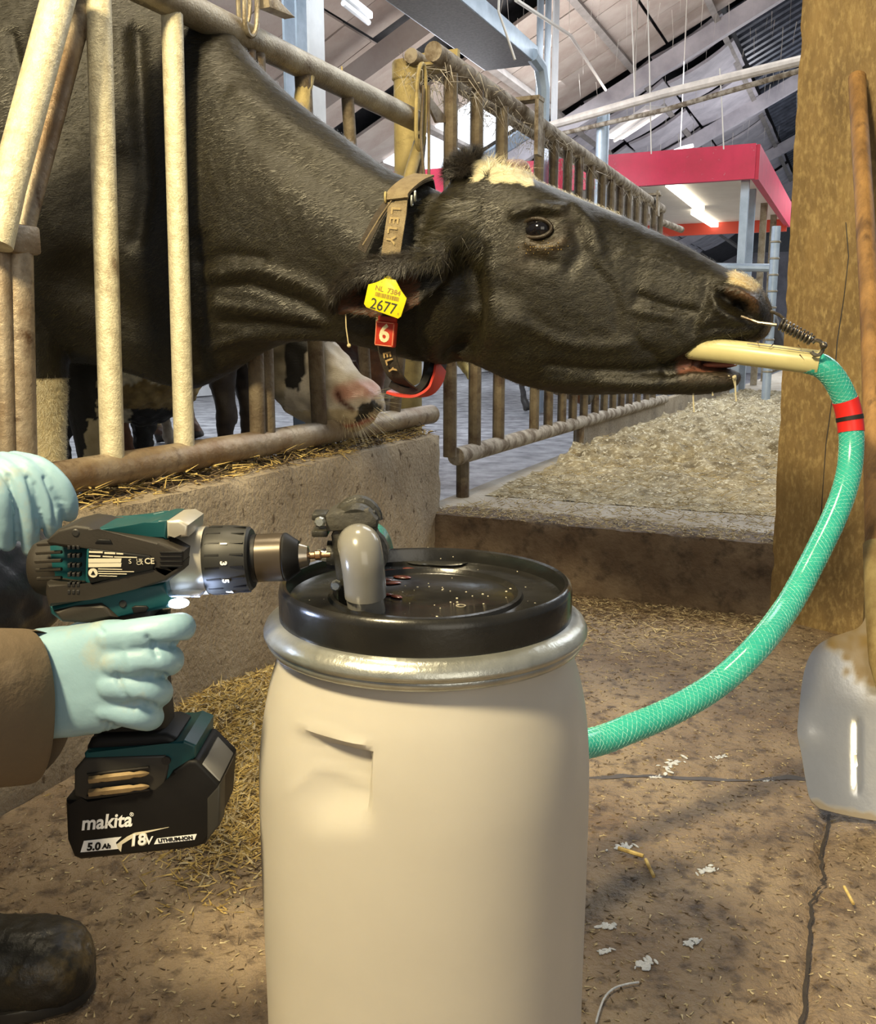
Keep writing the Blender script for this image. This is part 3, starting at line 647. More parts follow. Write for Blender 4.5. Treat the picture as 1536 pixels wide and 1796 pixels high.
# ---- PVC tube in the cow's mouth and the hose
mw = 1.645
def Mp(px, py, w=mw): return Wp(px, py, w)
M['cream_pvc'] = mat('cream_pvc', (.64, .58, .30), (.58, .52, .26), 12, .3, c3=(.25, .17, .07), scale3=70, thr3=(.70, .78))
tb = thing('mouth_pipe', 'cream plastic pipe held between the lips of the black cow', 'pipe', Mp(1440, 632))
a = MB(); a.tube([Mp(1150, 604, 1.69), Mp(1290, 618), Mp(1436, 636)], .0195, 24); obj('tube', a, M['cream_pvc'], tb)
a = MB(); a.lathe([(.0160, .0), (.0205, .0), (.0205, .004), (.0160, .004)], Mp(1432, 635.5), Mp(1436, 636) - Mp(1290, 618), 24, closed=True); obj('collar', a, M['cream_pvc'], tb)
a = MB(); p = [Mp(x, y, mw - .0195) for x, y in ((1310, 603), (1360, 609), (1425, 618))]; a.tube(p, .0006, 4); obj('printed_line', a, mat('print_blue', (.20, .22, .28)), tb)
for (x, y) in ((1328, 598), (1356, 603), (1399, 605), (1402, 622)):
    a = MB(); a.strand(Mp(x, y, mw - .018), Mp(x + random.choice((-9, 9, 3)), y + 10, mw - .02), .0012); obj('stuck_stalk', a, M['debris'], tb)
HP = [(1405, 632, 1.345), (1440, 642, 1.36), (1468, 672, 1.53), (1486, 715, 1.53), (1493, 770, 1.52), (1488, 830, 1.50), (1468, 895, 1.47), (1430, 975, 1.43), (1385, 1058, 1.38), (1330, 1132, 1.30), (1260, 1198, 1.27), (1180, 1246, 1.23), (1100, 1280, 1.19), (1040, 1302, 1.16), (960, 1310, 1.10), (850, 1280, 1.03), (760, 1200, .99), (700, 1100, .985), (668, 1012, .955), (656, 964, .922), (649, 950, .885), (643, 956, .835), (640, 968, .80)]
e0 = Mp(1436, 636); HP[0] = (1405, 632, e0.y - .0 * 0 + .012); HP[1] = (1442, 643, e0.y + .0)
hp = crm([tuple(Yp(*h)) for h in HP], 14)
hose = thing('teal_hose', 'long teal braided hose running from the cream mouth pipe down behind the barrel', 'hose', Vector(hp[200]))
M['teal'] = mat('teal_hose', (.035, .42, .34), (.05, .48, .38), 30, .18, coat=.4, sss=.3, ssc=(.3, 1, .8))
HR = .0192
a = MB(); a.tube(hp, HR, 24); obj('hose_wall', a, M['teal'], hose)
a = MB(); pts = [Vector(p) for p in hp]; m_len = [0]
for i in range(1, len(pts)): m_len.append(m_len[-1] + (pts[i] - pts[i - 1]).length)
fr = []; up = None
for i, p in enumerate(pts):
    t = (pts[min(i + 1, len(pts) - 1)] - pts[max(i - 1, 0)]).normalized()
    if up is None: up = (Vector((0, 0, 1)) - t * t.z).normalized()
    else: up = (up - t * up.dot(t)).normalized()
    fr.append((p, up.copy(), t.cross(up)))
def at_s(s):
    i = int(np.searchsorted(m_len, s)); i = max(1, min(i, len(pts) - 1)); k = (s - m_len[i - 1]) / max(1e-9, m_len[i] - m_len[i - 1])
    A, Bq = fr[i - 1], fr[i]; return A[0].lerp(Bq[0], k), A[1].lerp(Bq[1], k).normalized(), A[2].lerp(Bq[2], k).normalized()
L_ = m_len[-1] * .80
for sgn in (1, -1):
    for k in range(10):
        pl = []; n_ = int(L_ / .0045)
        for i in range(n_):
            s = L_ * i / n_; c, e1, e2 = at_s(s); t = 2 * PI * k / 10 + sgn * s / .012; pl.append(c + (e1 * math.cos(t) + e2 * math.sin(t)) * (HR + .0000))
        a.tube(pl, .0004, 3, cap=False)
tag(obj('braid', a, mat('braid_thread', (.30, .72, .60), rough=.4), hose, rec=False), kind='stuff')
def sleeve(s0, s1, r, nm, m, lab=None):
    a = MB(); a.tube([at_s(s0 + (s1 - s0) * k / 6)[0] for k in range(7)], r, 24); obj(nm, a, m, hose, label=lab)
def s_at(py0, lo=0, hi=.6):
    best = None
    for i, p in enumerate(pts):
        if m_len[i] > hi: break
        x, y = proj(np.array([tuple(p)])); d = abs(y[0] - py0)
        if best is None or d < best[0]: best = (d, m_len[i])
    return best[1]
tape = mat('red_tape', (.72, .025, .02), rough=.35)
sleeve(s_at(703), s_at(758), .0205, 'tape', tape, 'red tape band'); sleeve(s_at(728), s_at(738), .0212, 'tape', M['blackrub'], 'black middle stripe of the tape')

# nose tongs with spring
sp = thing('nose_clip', 'steel nose clip with a coil spring hooked from the cow nostril to the cream pipe', 'nose clip', Mp(1380, 580))
chrome = mat('worn_chrome', (.24, .22, .18), (.08, .06, .045), 90, .35, .85)
a = MB(); A0, A1 = Mp(1368, 568, 1.615), Mp(1424, 597, 1.615); a.tube([Mp(1300, 555, 1.625), Mp(1330, 566, 1.615), Mp(1362, 570, 1.615)], .0028, 8); a.tube([Mp(1352, 546, 1.635), Mp(1366, 552, 1.625), Mp(1378, 562, 1.615), Mp(1372, 572, 1.615)], .0026, 8); obj('prong', a, chrome, sp)
a = MB(); a.tube([A0, A1], .0048, 8); obj('rod', a, chrome, sp)
a = MB(); ax = (A1 - A0); e1 = ax.normalized().cross(Vector((0, 1, 0))).normalized(); e2 = ax.normalized().cross(e1); pl = []
for i in range(9 * 14): t = 2 * PI * i / 14; pl.append(A0 + ax * (i / (9 * 14)) + (e1 * math.cos(t) + e2 * math.sin(t)) * .0085)
a.tube(pl, .0019, 6); obj('spring', a, chrome, sp)
a = MB(); pl = [Mp(1432 + 11 * math.cos(t), 610 + 13 * math.sin(t), 1.615) for t in np.linspace(-2.4, 2.6, 16)]; a.tube(pl, .0030, 6); a.ball(Mp(1444, 606, 1.61), .006, 10, 8); obj('hook', a, chrome, sp)

def get_co0(me): a = np.empty(len(me.vertices) * 3); me.vertices.foreach_get('co', a); return a.reshape(-1, 3)
# ================================================================== shovel leaning on the post
O_ = Gp(1556, 1440, .012); HT = onpost(1503, 135, .028)
ey = (HT - O_).normalized(); ex = Vector((.985, -.17, 0)); ex = (ex - ey * ex.dot(ey)).normalized(); ez = ex.cross(ey)
if ez.y > 0: ez = -ez
sh = thing('shovel', 'aluminium shovel with long wooden handle leaning against the brown post', 'shovel', O_)
rows = [(0, .100), (.01, .112), (.03, .118), (.08, .126), (.115, .131), (.16, .128), (.21, .122), (.245, .110), (.268, .088), (.285, .060), (.30, .036), (.32, .024), (.35, .020)]
a = MB(); nC = 64; R_ = crm([(x, y) for x, y in rows], 8)
ang_b = math.radians(6)
def blade_pt(t, hw, k, off=0):
    s = -1 + 2 * k / nC; x = s * hw
    dish = .030 * (abs(s) ** 2.2) * min(1, hw / .1) + .028 * smooth(.17, .30, np.array(t)) * (1 - .6 * abs(s))
    rib = .0060 * math.exp(-((abs(x) - .042 + .03 * t) / .0052) ** 2) * float(smooth(.03, .05, np.array(t)) * smooth(.16, .14, np.array(t)))
    dent = -.006 * math.exp(-((x + .12) / .02) ** 2 - ((t - .11) / .02) ** 2)
    return O_ + ex * x + ey * t + ez * (dish + rib + dent + off - .01)
for off in (0, -.0022):
    for (t, hw) in R_:
        for k in range(nC + 1): a.v.append(tuple(blade_pt(t, hw, k, off)))
nr = len(R_); S0 = nr * (nC + 1)
for i in range(nr - 1):
    for k in range(nC):
        q = i * (nC + 1) + k; a.f.append((q, q + 1, q + nC + 2, q + nC + 1)); a.f.append((S0 + q, S0 + q + nC + 1, S0 + q + nC + 2, S0 + q + 1))
for i in range(nr - 1):
    for k in (0, nC):
        q = i * (nC + 1) + k; a.f.append((q, q + nC + 1, S0 + q + nC + 1, S0 + q))
for k in range(nC):
    a.f.append((k, k + 1, S0 + k + 1, S0 + k)); q = (nr - 1) * (nC + 1) + k; a.f.append((q, S0 + q, S0 + q + 1, q + 1))
M['alu'] = mat('muddy_aluminium', (.66, .66, .66), (.55, .55, .55), 8, .30, .8, .15, 50, rough2=.42)
_n = M['alu'].node_tree; _b = _n.nodes['Principled BSDF']; _a = _n.nodes.new('ShaderNodeAttribute'); _a.attribute_name = 'mud'
_src = _b.inputs['Base Color'].links[0].from_socket; _m = _n.nodes.new('ShaderNodeMix'); _m.data_type = 'RGBA'; _m.inputs[7].default_value = (.22, .145, .045, 1)
_n.links.new(_a.outputs['Fac'], _m.inputs[0]); _n.links.new(_src, _m.inputs[6]); _n.links.new(_m.outputs[2], _b.inputs['Base Color'])
_r = _n.nodes.new('ShaderNodeMapRange'); _r.inputs[3].default_value = .8; _r.inputs[4].default_value = 0; _n.links.new(_a.outputs['Fac'], _r.inputs[0]); _n.links.new(_r.outputs[0], _b.inputs['Metallic'])
bl = obj('blade', a, M['alu'], sh, ang=60)
bc_ = get_co0(bl.data) + np.array(O_); tt_ = (bc_ - np.array(O_)) @ np.array(ey); xx_ = (bc_ - np.array(O_)) @ np.array(ex)
nz_ = np.array([noise.noise(Vector(p) * 22) + .5 * noise.noise(Vector(p) * 70) for p in bc_])
md_ = np.clip((tt_ - .215 + .9 * np.clip(.03 - np.abs(xx_ + .01), -.05, .03) + .035 * nz_) / .018, 0, 1) * (.75 + .25 * np.clip(nz_ + .5, 0, 1))
md_ = np.maximum(md_, np.clip((.012 - tt_ + .008 * nz_) / .006, 0, 1) * .7)
at_ = bl.data.color_attributes.new('mud', 'FLOAT_COLOR', 'POINT'); aa_ = np.ones((len(md_), 4)); aa_[:, :3] = md_[:, None]; at_.data.foreach_set('color', aa_.ravel())
a = MB(); a.tube([O_ + ey * .19 + ez * .018, O_ + ey * .24 + ez * .024, O_ + ey * .33 + ez * .010, O_ + ey * .46], [.012, .024, .024, .021], 18); obj('socket', a, mat('muddy_socket', (.16, .10, .035), (.34, .27, .12), 16, .7, bump=.6, bscale=70), sh)
a = MB(); hp_ = [O_ + ey * .42, O_ + ey * .7 + ex * .004, O_ + ey * 1.0 + ex * .006, HT - ey * .06, HT - ey * .012, HT]; a.tube(crm([tuple(p) for p in hp_], 5), [.0185] * 20 + [.019] * 4 + [.0165] + [.010], 18); obj('handle', a, mat('old_wood', (.38, .21, .07), (.17, .09, .03), 5, .55, bump=.5, bscale=40, stretch=(6, 6, .8), c3=(.07, .035, .015), scale3=4, thr3=(.58, .75)), sh)

# ================================================================== loose stuff on the alley floor
def fz(p): u, v = p.dot(UV), p.dot(WV); return floor_z(u, v)
rr = random.Random(21)
def scatter(n, region, mats, lmin, lmax, wmin, wmax, up=.25, name='', label='', cat='straw'):
    mb = MB(); k = 0
    while k < n:
        px, py, dens = region(rr)
        p = Gp(px, py); u, v = p.dot(UV), p.dot(WV)
        if u < -1.15 or u > 1.5 or v < .2 or v > 2.75: k += .2; continue
        k += 1
        h = pile(px, py) * rr.random() ** .6; p.z = floor_z(u, v) + h + .0005; t = rr.uniform(0, 2 * PI); l = rr.uniform(lmin, lmax)
        mb.strand(p, p + Vector((math.cos(t) * l, math.sin(t) * l, rr.uniform(-.05, up) * l)), rr.uniform(wmin, wmax))
    return tag(obj(name, mb, mats, smooth=False, rec=False), label, cat, kind='stuff')
def pile(px, py):
    return .05 * math.exp(-((px - 370 + (py - 1280) * .25) / 95) ** 2 - ((py - 1290) / 110) ** 2)
def reg_pile(r):
    px = r.gauss(385, 75); py = r.gauss(1305, 90)
    return px, max(1150, min(1600, py)), 1
# the heap itself: a low lumpy mound under the loose stalks
def heap_z(u, v):
    p = B(u, v); x, y = proj(np.array([tuple(p)])); return .8 * pile(x[0], y[0]) * (1 + .3 * noise.noise(p * 40)) - .006 + .007 * noise.noise(p * 60) + .004 * noise.noise(p * 120)
mb = grid_surface(heap_z, -1.165, -.55, 1.0, 2.0, 70, 110)
tag(obj('straw_heap', mb, mat('straw_heap', (.34, .25, .08), (.14, .09, .03), 60, .8, bump=1, bscale=150, c3=(.62, .48, .18), scale3=90, thr3=(.55, .65)), rec=False), 'low heap of yellow chopped straw on the floor between drill and barrel', 'straw', kind='stuff')
scatter(9000, reg_pile, M['straw'], .006, .030, .0007, .0022, .6, 'heap_straw', 'yellow chopped stalks lying on the heap beside the barrel')
scatter(3200, reg_pile, M['straw_pale'], .006, .020, .0014, .0038, .9, 'heap_flakes', 'broad pale chaff flakes on top of the yellow straw heap')
scatter(2600, lambda r: (r.gauss(400, 60), r.gauss(1290, 110), 1), M['debris'], .006, .03, .0006, .0016, .4, 'heap_dirt', 'dark bits of stalk mixed in the yellow straw heap', 'dirt')
def reg_floor(r):
    d = .75 + 1.9 * r.random() ** .8; x = r.uniform(-.9, 1.1) * d * .9
    y_ = d; el = math.atan(CH / y_); return 768 + FPX * x / (y_ * math.cos(PITCH) + CH * math.sin(PITCH)), 898 + FPX * math.tan(el - PITCH), 1
scatter(9000, reg_floor, M['straw_pale'], .0015, .010, .0005, .0018, .2, 'floor_straw', 'pale chopped straw sprinkled over the brown alley floor')
scatter(9000, reg_floor, M['debris'], .0015, .013, .0005, .0015, .2, 'floor_dirt', 'dark crumbs and twigs sprinkled over the brown alley floor', 'dirt')
scatter(3000, lambda r: (r.uniform(990, 1350), r.gauss(1050, 28) + 0, 1), M['debris'], .006, .03, .0007, .0018, .4, 'kerb_dirt', 'dark feed residue swept against the foot of the kerb', 'dirt')
scatter(1400, lambda r: (r.uniform(990, 1340), r.gauss(1075, 40), 1), M['straw_pale'], .006, .03, .0007, .0018, .4, 'kerb_straw', 'pale straw swept against the foot of the kerb')
M['foam'] = mat('white_foam', (.75, .78, .82), (.55, .58, .62), 120, .5, bump=.8, bscale=260)
ws = MB(); wl_ = crm([tuple(p) for p in CRACK2], 8)
for i, p in enumerate(wl_):
    for s_ in (-1, 1): q = Vector(p) + Vector((0, s_ * (.005 + .006 * noise.noise(Vector((i * .37, s_ * 3, 0)))) + .006 * noise.noise(Vector((i * .2, 7, 0))), 0)); q.z = fz(q) + .0012; ws.v.append(tuple(q))
for i in range(len(wl_) - 1): ws.f.append((2 * i, 2 * i + 1, 2 * i + 3, 2 * i + 2))
tag(obj('wet_streak', ws, mat('wet_dirt', (.035, .026, .018), (.06, .045, .03), 30, .45)), 'dark wet streak running across the floor from the barrel towards the shovel', 'puddle')
ck = MB(); wl_ = crm([tuple(p) for p in CRACK], 14)
for i, p in enumerate(wl_):
    for s_ in (-1, 1): q = Vector(p) + Vector((s_ * (.0022 + .0022 * noise.noise(Vector((i * .6, s_ * 3, 1)))) + .005 * noise.noise(Vector((i * .35, 9, 0))), 0, 0)); q.z = fz(Vector((q.x + .02, q.y, 0))) + .0012; ck.v.append(tuple(q))
for i in range(len(wl_) - 1): ck.f.append((2 * i, 2 * i + 1, 2 * i + 3, 2 * i + 2))
tag(obj('trim_floor_crack', ck, mat('crack_dark', (.022, .016, .012), (.04, .03, .02), 60, .8), rec=False), kind='structure')
foams = [(1185, 1335, 30, 'large splash of white foam on the floor right of the barrel'), (1150, 1355, 16, 'small foam blob beside the large foam splash'), (1262, 1325, 14, 'small foam blob right of the large foam splash'), (1350, 1358, 14, 'foam blob near the shovel blade'), (1093, 1482, 22, 'white foam fleck beside the broken yellow stalks'), (1238, 1522, 20, 'white foam fleck midway between the barrel and the floor crack'), (1212, 1650, 18, 'oval foam fleck low on the right'), (1132, 1688, 26, 'ragged foam patch near the lower right of the barrel'), (1062, 1622, 22, 'foam patch touching the outline of the barrel'), (1062, 1665, 14, 'thin foam streak beside the barrel below the foam patch')]
for i, (x, y, s, lab) in enumerate(foams):
    a = MB(); c0 = Gp(x, y)
    for k in range(26 if s > 12 else 14):
        g_ = rr.gauss(0, s * .45); q = Gp(x + g_, y - .25 * g_ + rr.gauss(0, s * .13)); q.z = fz(q) + .001; r = rr.uniform(.10, .26) * s * .00052; a.ball(q, (r * rr.uniform(1, 3.0), r * rr.uniform(.6, 1.2), min(.0025, r * .6)), 7, 5, Matrix.Rotation(rr.uniform(0, 3), 3, 'Z'))
    tag(obj('foam_fleck', a, M['foam']), lab, 'foam', 'white foam flecks on the floor')
a = MB(); pl = [Gp(*q) + Vector((0, 0, .001)) for q in ((1045, 1795), (1052, 1770), (1062, 1748), (1078, 1734), (1100, 1727), (1120, 1724))]; a.tube(crm([tuple(p) for p in pl], 4), .0012, 6); tag(obj('milk_trickle', a, M['foam']), 'thin white trickle of liquid curving on the floor at the lower right of the barrel', 'liquid')
for (p, q, r, lab) in (((1084, 1492), (1128, 1506), .003, 'short thick yellow straw stalk lying on the floor'), ((1132, 1512), (1146, 1542), .0025, 'yellow straw stalk bent down beside the thick one'), ((1480, 1560), (1496, 1590), .002, 'thin straw stalk near the crack in the floor')):
    a = MB(); a.tube([Gp(*p) + Vector((0, 0, .004)), Gp(*q) + Vector((0, 0, .004))], r, 7); tag(obj('straw_stalk', a, M['straw']), lab, 'straw')
# ================================================================== cows: one continuous skin per animal
def ring_loft(mb, rows, k=6, n=40, power=2.25):
    """rows: (top xyz, bottom xyz, half width, q) -> closed skin; q>0 lifts the widest line"""
    R = crm([(*t, *b, hw, q) for t, b, hw, q in rows], k); vs = []; fs = []
    T = R[:, :3]; Bt = R[:, 3:6]; m = len(R); cen = (T + Bt) / 2
    for i in range(m):
        up = Vector((T[i] - Bt[i]) / 2); c = Vector(cen[i])
        d = Vector(cen[min(i + 1, m - 1)] - cen[max(i - 1, 0)]); lat = d.cross(up); lat.normalize()
        for j in range(n):
            a = 2 * PI * j / n; s, co = math.sin(a), math.cos(a)
            x = math.copysign(abs(s) ** (2 / power), s) * R[i, 6]; y = math.copysign(abs(co) ** (2 / power), co) + R[i, 7] * s * s
            vs.append(c + up * y + lat * x)
    for i in range(m - 1):
        for j in range(n): fs.append((i * n + j, i * n + (j + 1) % n, (i + 1) * n + (j + 1) % n, (i + 1) * n + j))
    fs.append(tuple(range(n - 1, -1, -1))); fs.append(tuple((m - 1) * n + j for j in range(n)))
    mb.add(vs, fs)
def voxel(mb, size, smooth_it=6):
    me = mesh_from(mb.v, mb.f); fixn(me); o = bpy.data.objects.new('tmp', me); col.objects.link(o)
    r = o.modifiers.new('r', 'REMESH'); r.mode = 'VOXEL'; r.voxel_size = size
    s = o.modifiers.new('s', 'SMOOTH'); s.factor = .5; s.iterations = smooth_it
    dg = bpy.context.evaluated_depsgraph_get(); out = bpy.data.meshes.new_from_object(o.evaluated_get(dg)); bpy.data.objects.remove(o); return out
def get_co(me): a = np.empty(len(me.vertices) * 3); me.vertices.foreach_get('co', a); return a.reshape(-1, 3)
def get_no(me): a = np.empty(len(me.vertices) * 3); me.vertex_normals.foreach_get('vector', a); return a.reshape(-1, 3)
def set_co(me, c): me.vertices.foreach_set('co', np.ascontiguousarray(c, dtype=np.float64).ravel()); me.update()
def set_attr(me, name, rgb):
    at = me.color_attributes.new(name, 'FLOAT_COLOR', 'POINT'); a = np.ones((len(me.vertices), 4)); a[:, :3] = rgb; at.data.foreach_set('color', a.ravel())
def dseg(P, L):
    L = np.array(L, float); best = np.full(len(P), 1e9)
    if len(L) == 1: return np.hypot(P[:, 0] - L[0, 0], P[:, 1] - L[0, 1])
    for a, b in zip(L[:-1], L[1:]):
        ab = b - a; t = np.clip(((P - a) @ ab) / (ab @ ab), 0, 1); best = np.minimum(best, np.linalg.norm(P - (a + t[:, None] * ab), axis=1))
    return best
def vnoise(P, s, seed=0.0):                   # cheap smooth noise on points
    out = np.zeros(len(P)); rs = np.random.RandomState(int(seed * 10) + 3)
    for o in range(9):
        d = rs.normal(size=3); d *= s * (1 + .35 * o) / np.linalg.norm(d); out += np.sin(P @ d + rs.uniform(0, 6.28)) * np.cos(P @ np.roll(d, 1) * 1.3 + o)
    return out / 3.0
def coat_mat(name, rough=.5, bs=420, st=(.22, 1, .8), bump=.8, sheen=.04):
    m = mat(name, (1, 1, 1), (.55, .5, .42), 11, rough, attr='coat', bump=bump, bscale=bs, bstretch=st, bdist=.0014, sheen=sheen, ramp=(.35, .7))
    nt = m.node_tree; a = nt.nodes.new('ShaderNodeAttribute'); a.attribute_name = 'wet'; r = nt.nodes.new('ShaderNodeMapRange')
    r.inputs[3].default_value = rough; r.inputs[4].default_value = .13; nt.links.new(a.outputs['Fac'], r.inputs[0])
    b = nt.nodes['Principled BSDF']; nt.links.new(r.outputs[0], b.inputs['Roughness'])
    b.inputs['Sheen Tint'].default_value = (1, .85, .5, 1); b.inputs['Sheen Roughness'].default_value = .45
    return m
M['coat'] = coat_mat('black_coat', .46)

W0 = 1.70
def cw(px, py, l=0.0): return Wp(px, py, W0 - l)            # l > 0 : towards the camera side of the animal
cow = thing('cow', 'large black cow stretching its neck through the gate with a pipe in its mouth', 'cow', B(-1.8, W0, 0))
mb = MB()
def rw(xt, yt, xb, yb, hw, q=0.0): return (tuple(cw(xt, yt)), tuple(cw(xb, yb)), hw, q)
body = [(tuple(B(u, W0, zt)), tuple(B(u, W0, zb)), hw, q) for u, zt, zb, hw, q in ((-3.9, 1.22, 1.0, .10, 0), (-3.82, 1.34, .86, .19, .1), (-3.6, 1.41, .72, .27, .15), (-3.2, 1.45, .56, .34, .05), (-2.7, 1.44, .52, .38, -.1), (-2.25, 1.44, .56, .35, -.1), (-1.85, 1.46, .62, .31, -.1))]
ring_loft(mb, body + [rw(120, -150, 95, 640, .285, -.1), rw(215, -110, 180, 640, .225, -.1), rw(275, -75, 240, 658, .16), rw(320, -45, 295, 676, .118), rw(360, 0, 340, 682, .108), rw(402, 55, 400, 655, .110), rw(455, 118, 452, 622, .108), rw(520, 178, 505, 602, .10), rw(600, 238, 580, 598, .09), rw(680, 296, 650, 612, .085), rw(740, 322, 715, 630, .082), rw(790, 345, 750, 636, .07)], 6, 56, 2.2)
ring_loft(mb, [rw(772, 400, 735, 600, .055), rw(790, 335, 755, 632, .083, .1), rw(838, 306, 775, 640, .100, .2), rw(900, 306, 815, 634, .110, .3), rw(960, 325, 868, 655, .112, .35), rw(1020, 350, 925, 678, .103, .32), rw(1080, 374, 1000, 692, .088, .2), rw(1140, 402, 1070, 692, .076, .1), rw(1180, 425, 1115, 690, .066), rw(1200, 445, 1140, 685, .05)], 6, 48, 2.4)
ring_loft(mb, [rw(1120, 394, 1080, 640, .066), rw(1160, 410, 1120, 655, .072), rw(1200, 430, 1155, 660, .068), rw(1240, 452, 1195, 652, .066), rw(1276, 472, 1232, 632, .068, .1), rw(1310, 484, 1270, 615, .070, .15), rw(1337, 508, 1306, 604, .064, .1), rw(1351, 536, 1332, 597, .050), rw(1356, 556, 1346, 588, .028)], 6, 40, 2.6)
ring_loft(mb, [rw(1080, 620, 1060, 690, .058), rw(1140, 640, 1125, 691, .052), rw(1190, 636, 1180, 692, .052), rw(1232, 637, 1226, 692, .050), rw(1264, 643, 1258, 689, .048), rw(1288, 650, 1280, 684, .040), rw(1300, 658, 1294, 676, .022)], 5, 28, 2.5)
# forehead and poll
mb.ball(cw(836, 312), (.050, .062, .038), 24, 16, RB); mb.ball(cw(882, 318), (.06, .075, .022), 24, 16, RB)
# brow and cheek masses
for s in (1, -1):
    mb.ball(cw(940, 375, .078 * s), (.045, .028, .022), 20, 12, RB); mb.ball(cw(885, 540, .062 * s), (.095, .046, .075), 24, 16, RB)
    mb.ball(cw(1300, 528, .045 * s), (.030, .026, .026), 16, 12, RB)
# legs
def leg(mb, u, l, z1, rs):
    mb.tube(crm([(*B(u + du, W0 - l + dl, z), r) for du, dl, z, r in rs], 5)[:, :3], list(crm([(*B(u + du, W0 - l + dl, z), r) for du, dl, z, r in rs], 5)[:, 3]), 20)
FL = ((-.02, .02, .95, .13), (.0, .0, .78, .105), (.01, 0, .62, .078), (.02, 0, .45, .055), (.03, 0, .37, .058), (.02, 0, .30, .045), (.02, 0, .18, .036), (.02, 0, .11, .044), (.05, 0, .06, .050), (.06, 0, .0, .060))
uL = Wp(72, 750, W0 - .13).dot(UV); uR = Wp(170, 750, W0 + .15).dot(UV)
leg(mb, uL - .03, .13, 0, FL); leg(mb, uR - .02, -.15, 0, FL)
HL = ((-.0, .0, 1.05, .18), (.12, .0, .80, .12), (.10, 0, .68, .085), (-.10, 0, .54, .062), (-.12, 0, .48, .055), (-.09, 0, .36, .042), (-.06, 0, .18, .036), (-.05, 0, .11, .044), (-.02, 0, .06, .050), (-.0, 0, .0, .060))
leg(mb, -3.55, .17, 0, HL); leg(mb, -3.60, -.17, 0, HL)
mb.tube([B(-3.88, W0, 1.3), B(-3.97, W0, 1.15), B(-3.97, W0, .8), B(-3.95, W0, .5)], [.03, .022, .018, .05], 10)
# near ear : an arched leaf, open downward
def ear(mb, spine, th=.006, flip=1):
    rows = crm(spine, 5); ring = 15; o = len(mb.v); cnt = 0
    for i, (x, y, l, a, b, c) in enumerate(rows):
        nxt = rows[min(i + 1, len(rows) - 1)]; prv = rows[max(i - 1, 0)]
        C_ = cw(x, y, l); d = (cw(nxt[0], nxt[1], nxt[2]) - cw(prv[0], prv[1], prv[2])).normalized()
        up = Vector((0, 0, 1)); up = (up - d * up.dot(d)).normalized(); la = d.cross(up) * flip
        if la.dot(-WV) < 0: la = -la
        outer = []
        for t in np.linspace(-.10, PI, 10): outer.append((a * math.cos(t), b * math.sin(t)))
        for k in (.35, .7, 1.0): outer.append((-a * (1 - .25 * k), -c * k))
        inner = [(x_ * (1 - th / max(a, th * 1.3)) if True else 0, y_ - (th if y_ > 0 else 0)) for x_, y_ in outer][::-1]
        inner = [(max(-a + th, min(a - th, x_)), y_) for x_, y_ in inner]
        P_ = outer + inner
        for (xx, yy) in P_: mb.v.append(tuple(C_ + la * xx + up * yy))
        cnt = len(P_)
    for i in range(len(rows) - 1):
        for j in range(cnt): mb.f.append((o + i * cnt + j, o + i * cnt + (j + 1) % cnt, o + (i + 1) * cnt + (j + 1) % cnt, o + (i + 1) * cnt + j))
    mb.f.append(tuple(o + j for j in range(cnt))[::-1]); mb.f.append(tuple(o + (len(rows) - 1) * cnt + j for j in range(cnt)))
mb.tube([cw(835, 425, .07), cw(800, 440, .105), cw(765, 452, .125)], [.055, .042, .030], 20)
ear(mb, [(785, 468, .125, .026, .040, .022), (745, 474, .14, .028, .036, .044), (705, 482, .15, .032, .038, .062), (660, 492, .15, .034, .042, .070), (622, 508, .145, .030, .040, .056), (597, 528, .14, .021, .032, .032), (584, 544, .137, .010, .014, .010)], .0085)
# far ear
mb.tube([cw(850, 330, -.10), cw(885, 310, -.15), cw(915, 300, -.19), cw(928, 303, -.22)], [.03, .034, .024, .006], 14, flat=1)
me = voxel(mb, .0052, 5)
co = get_co(me); no = get_no(me); px, py = proj(co); P = np.stack([px, py], 1)
lat = W0 - co @ np.array(WV); uu = co @ np.array(UV)
eyeT = np.array([0, 0, CH]) - co; eyeT /= np.linalg.norm(eyeT, axis=1)[:, None]
facing = np.clip((no * eyeT).sum(1) * 3, 0, 1) * (lat > -.03)
D = np.zeros(len(co))
def brush(L, r, amp, mask=None):
    global D
    D += amp * np.exp(-(dseg(P, L) / r) ** 2) * facing * (1 if mask is None else mask)
onear = (lat > .125) & (px > 560) & (px < 790) & (py > 400)
nE = ~onear
# neck: shoulder crease, folds, chest
brush([(238, 60), (247, 200), (256, 330), (240, 420)], 15, -.014); brush([(212, 60), (222, 250)], 24, .008)
brush([(20, 60), (40, 150), (44, 260)], 10, -.008); brush([(70, 60), (90, 200)], 18, .006)
brush([(90, 330), (110, 420)], 70, .020); brush([(130, 480), (230, 560)], 45, -.02)
brush([(345, 420), (352, 560), (350, 640)], 16, -.012)
brush([(370, 480), (450, 470), (540, 500), (600, 540)], 13, .008); brush([(360, 505), (440, 500), (530, 530), (600, 575)], 10, -.008)
brush([(380, 535), (470, 545), (560, 560), (640, 585)], 12, .008); brush([(390, 565), (480, 568), (560, 577)], 9, -.006)
brush([(360, 610), (430, 590), (520, 588), (600, 590)], 9, .008); brush([(345, 460), (400, 445), (460, 455)], 12, -.006)
brush([(480, 300), (600, 420)], 60, .006); brush([(420, 160), (560, 260), (680, 330)], 18, .006); brush([(440, 230), (560, 320), (650, 390)], 20, -.004)
# behind the jaw
brush([(818, 445), (826, 520), (818, 600), (800, 632)], 25, -.034, nE); brush([(745, 350), (720, 430)], 25, -.012, nE)
brush([(850, 470), (870, 560), (900, 630)], 24, .006, nE)
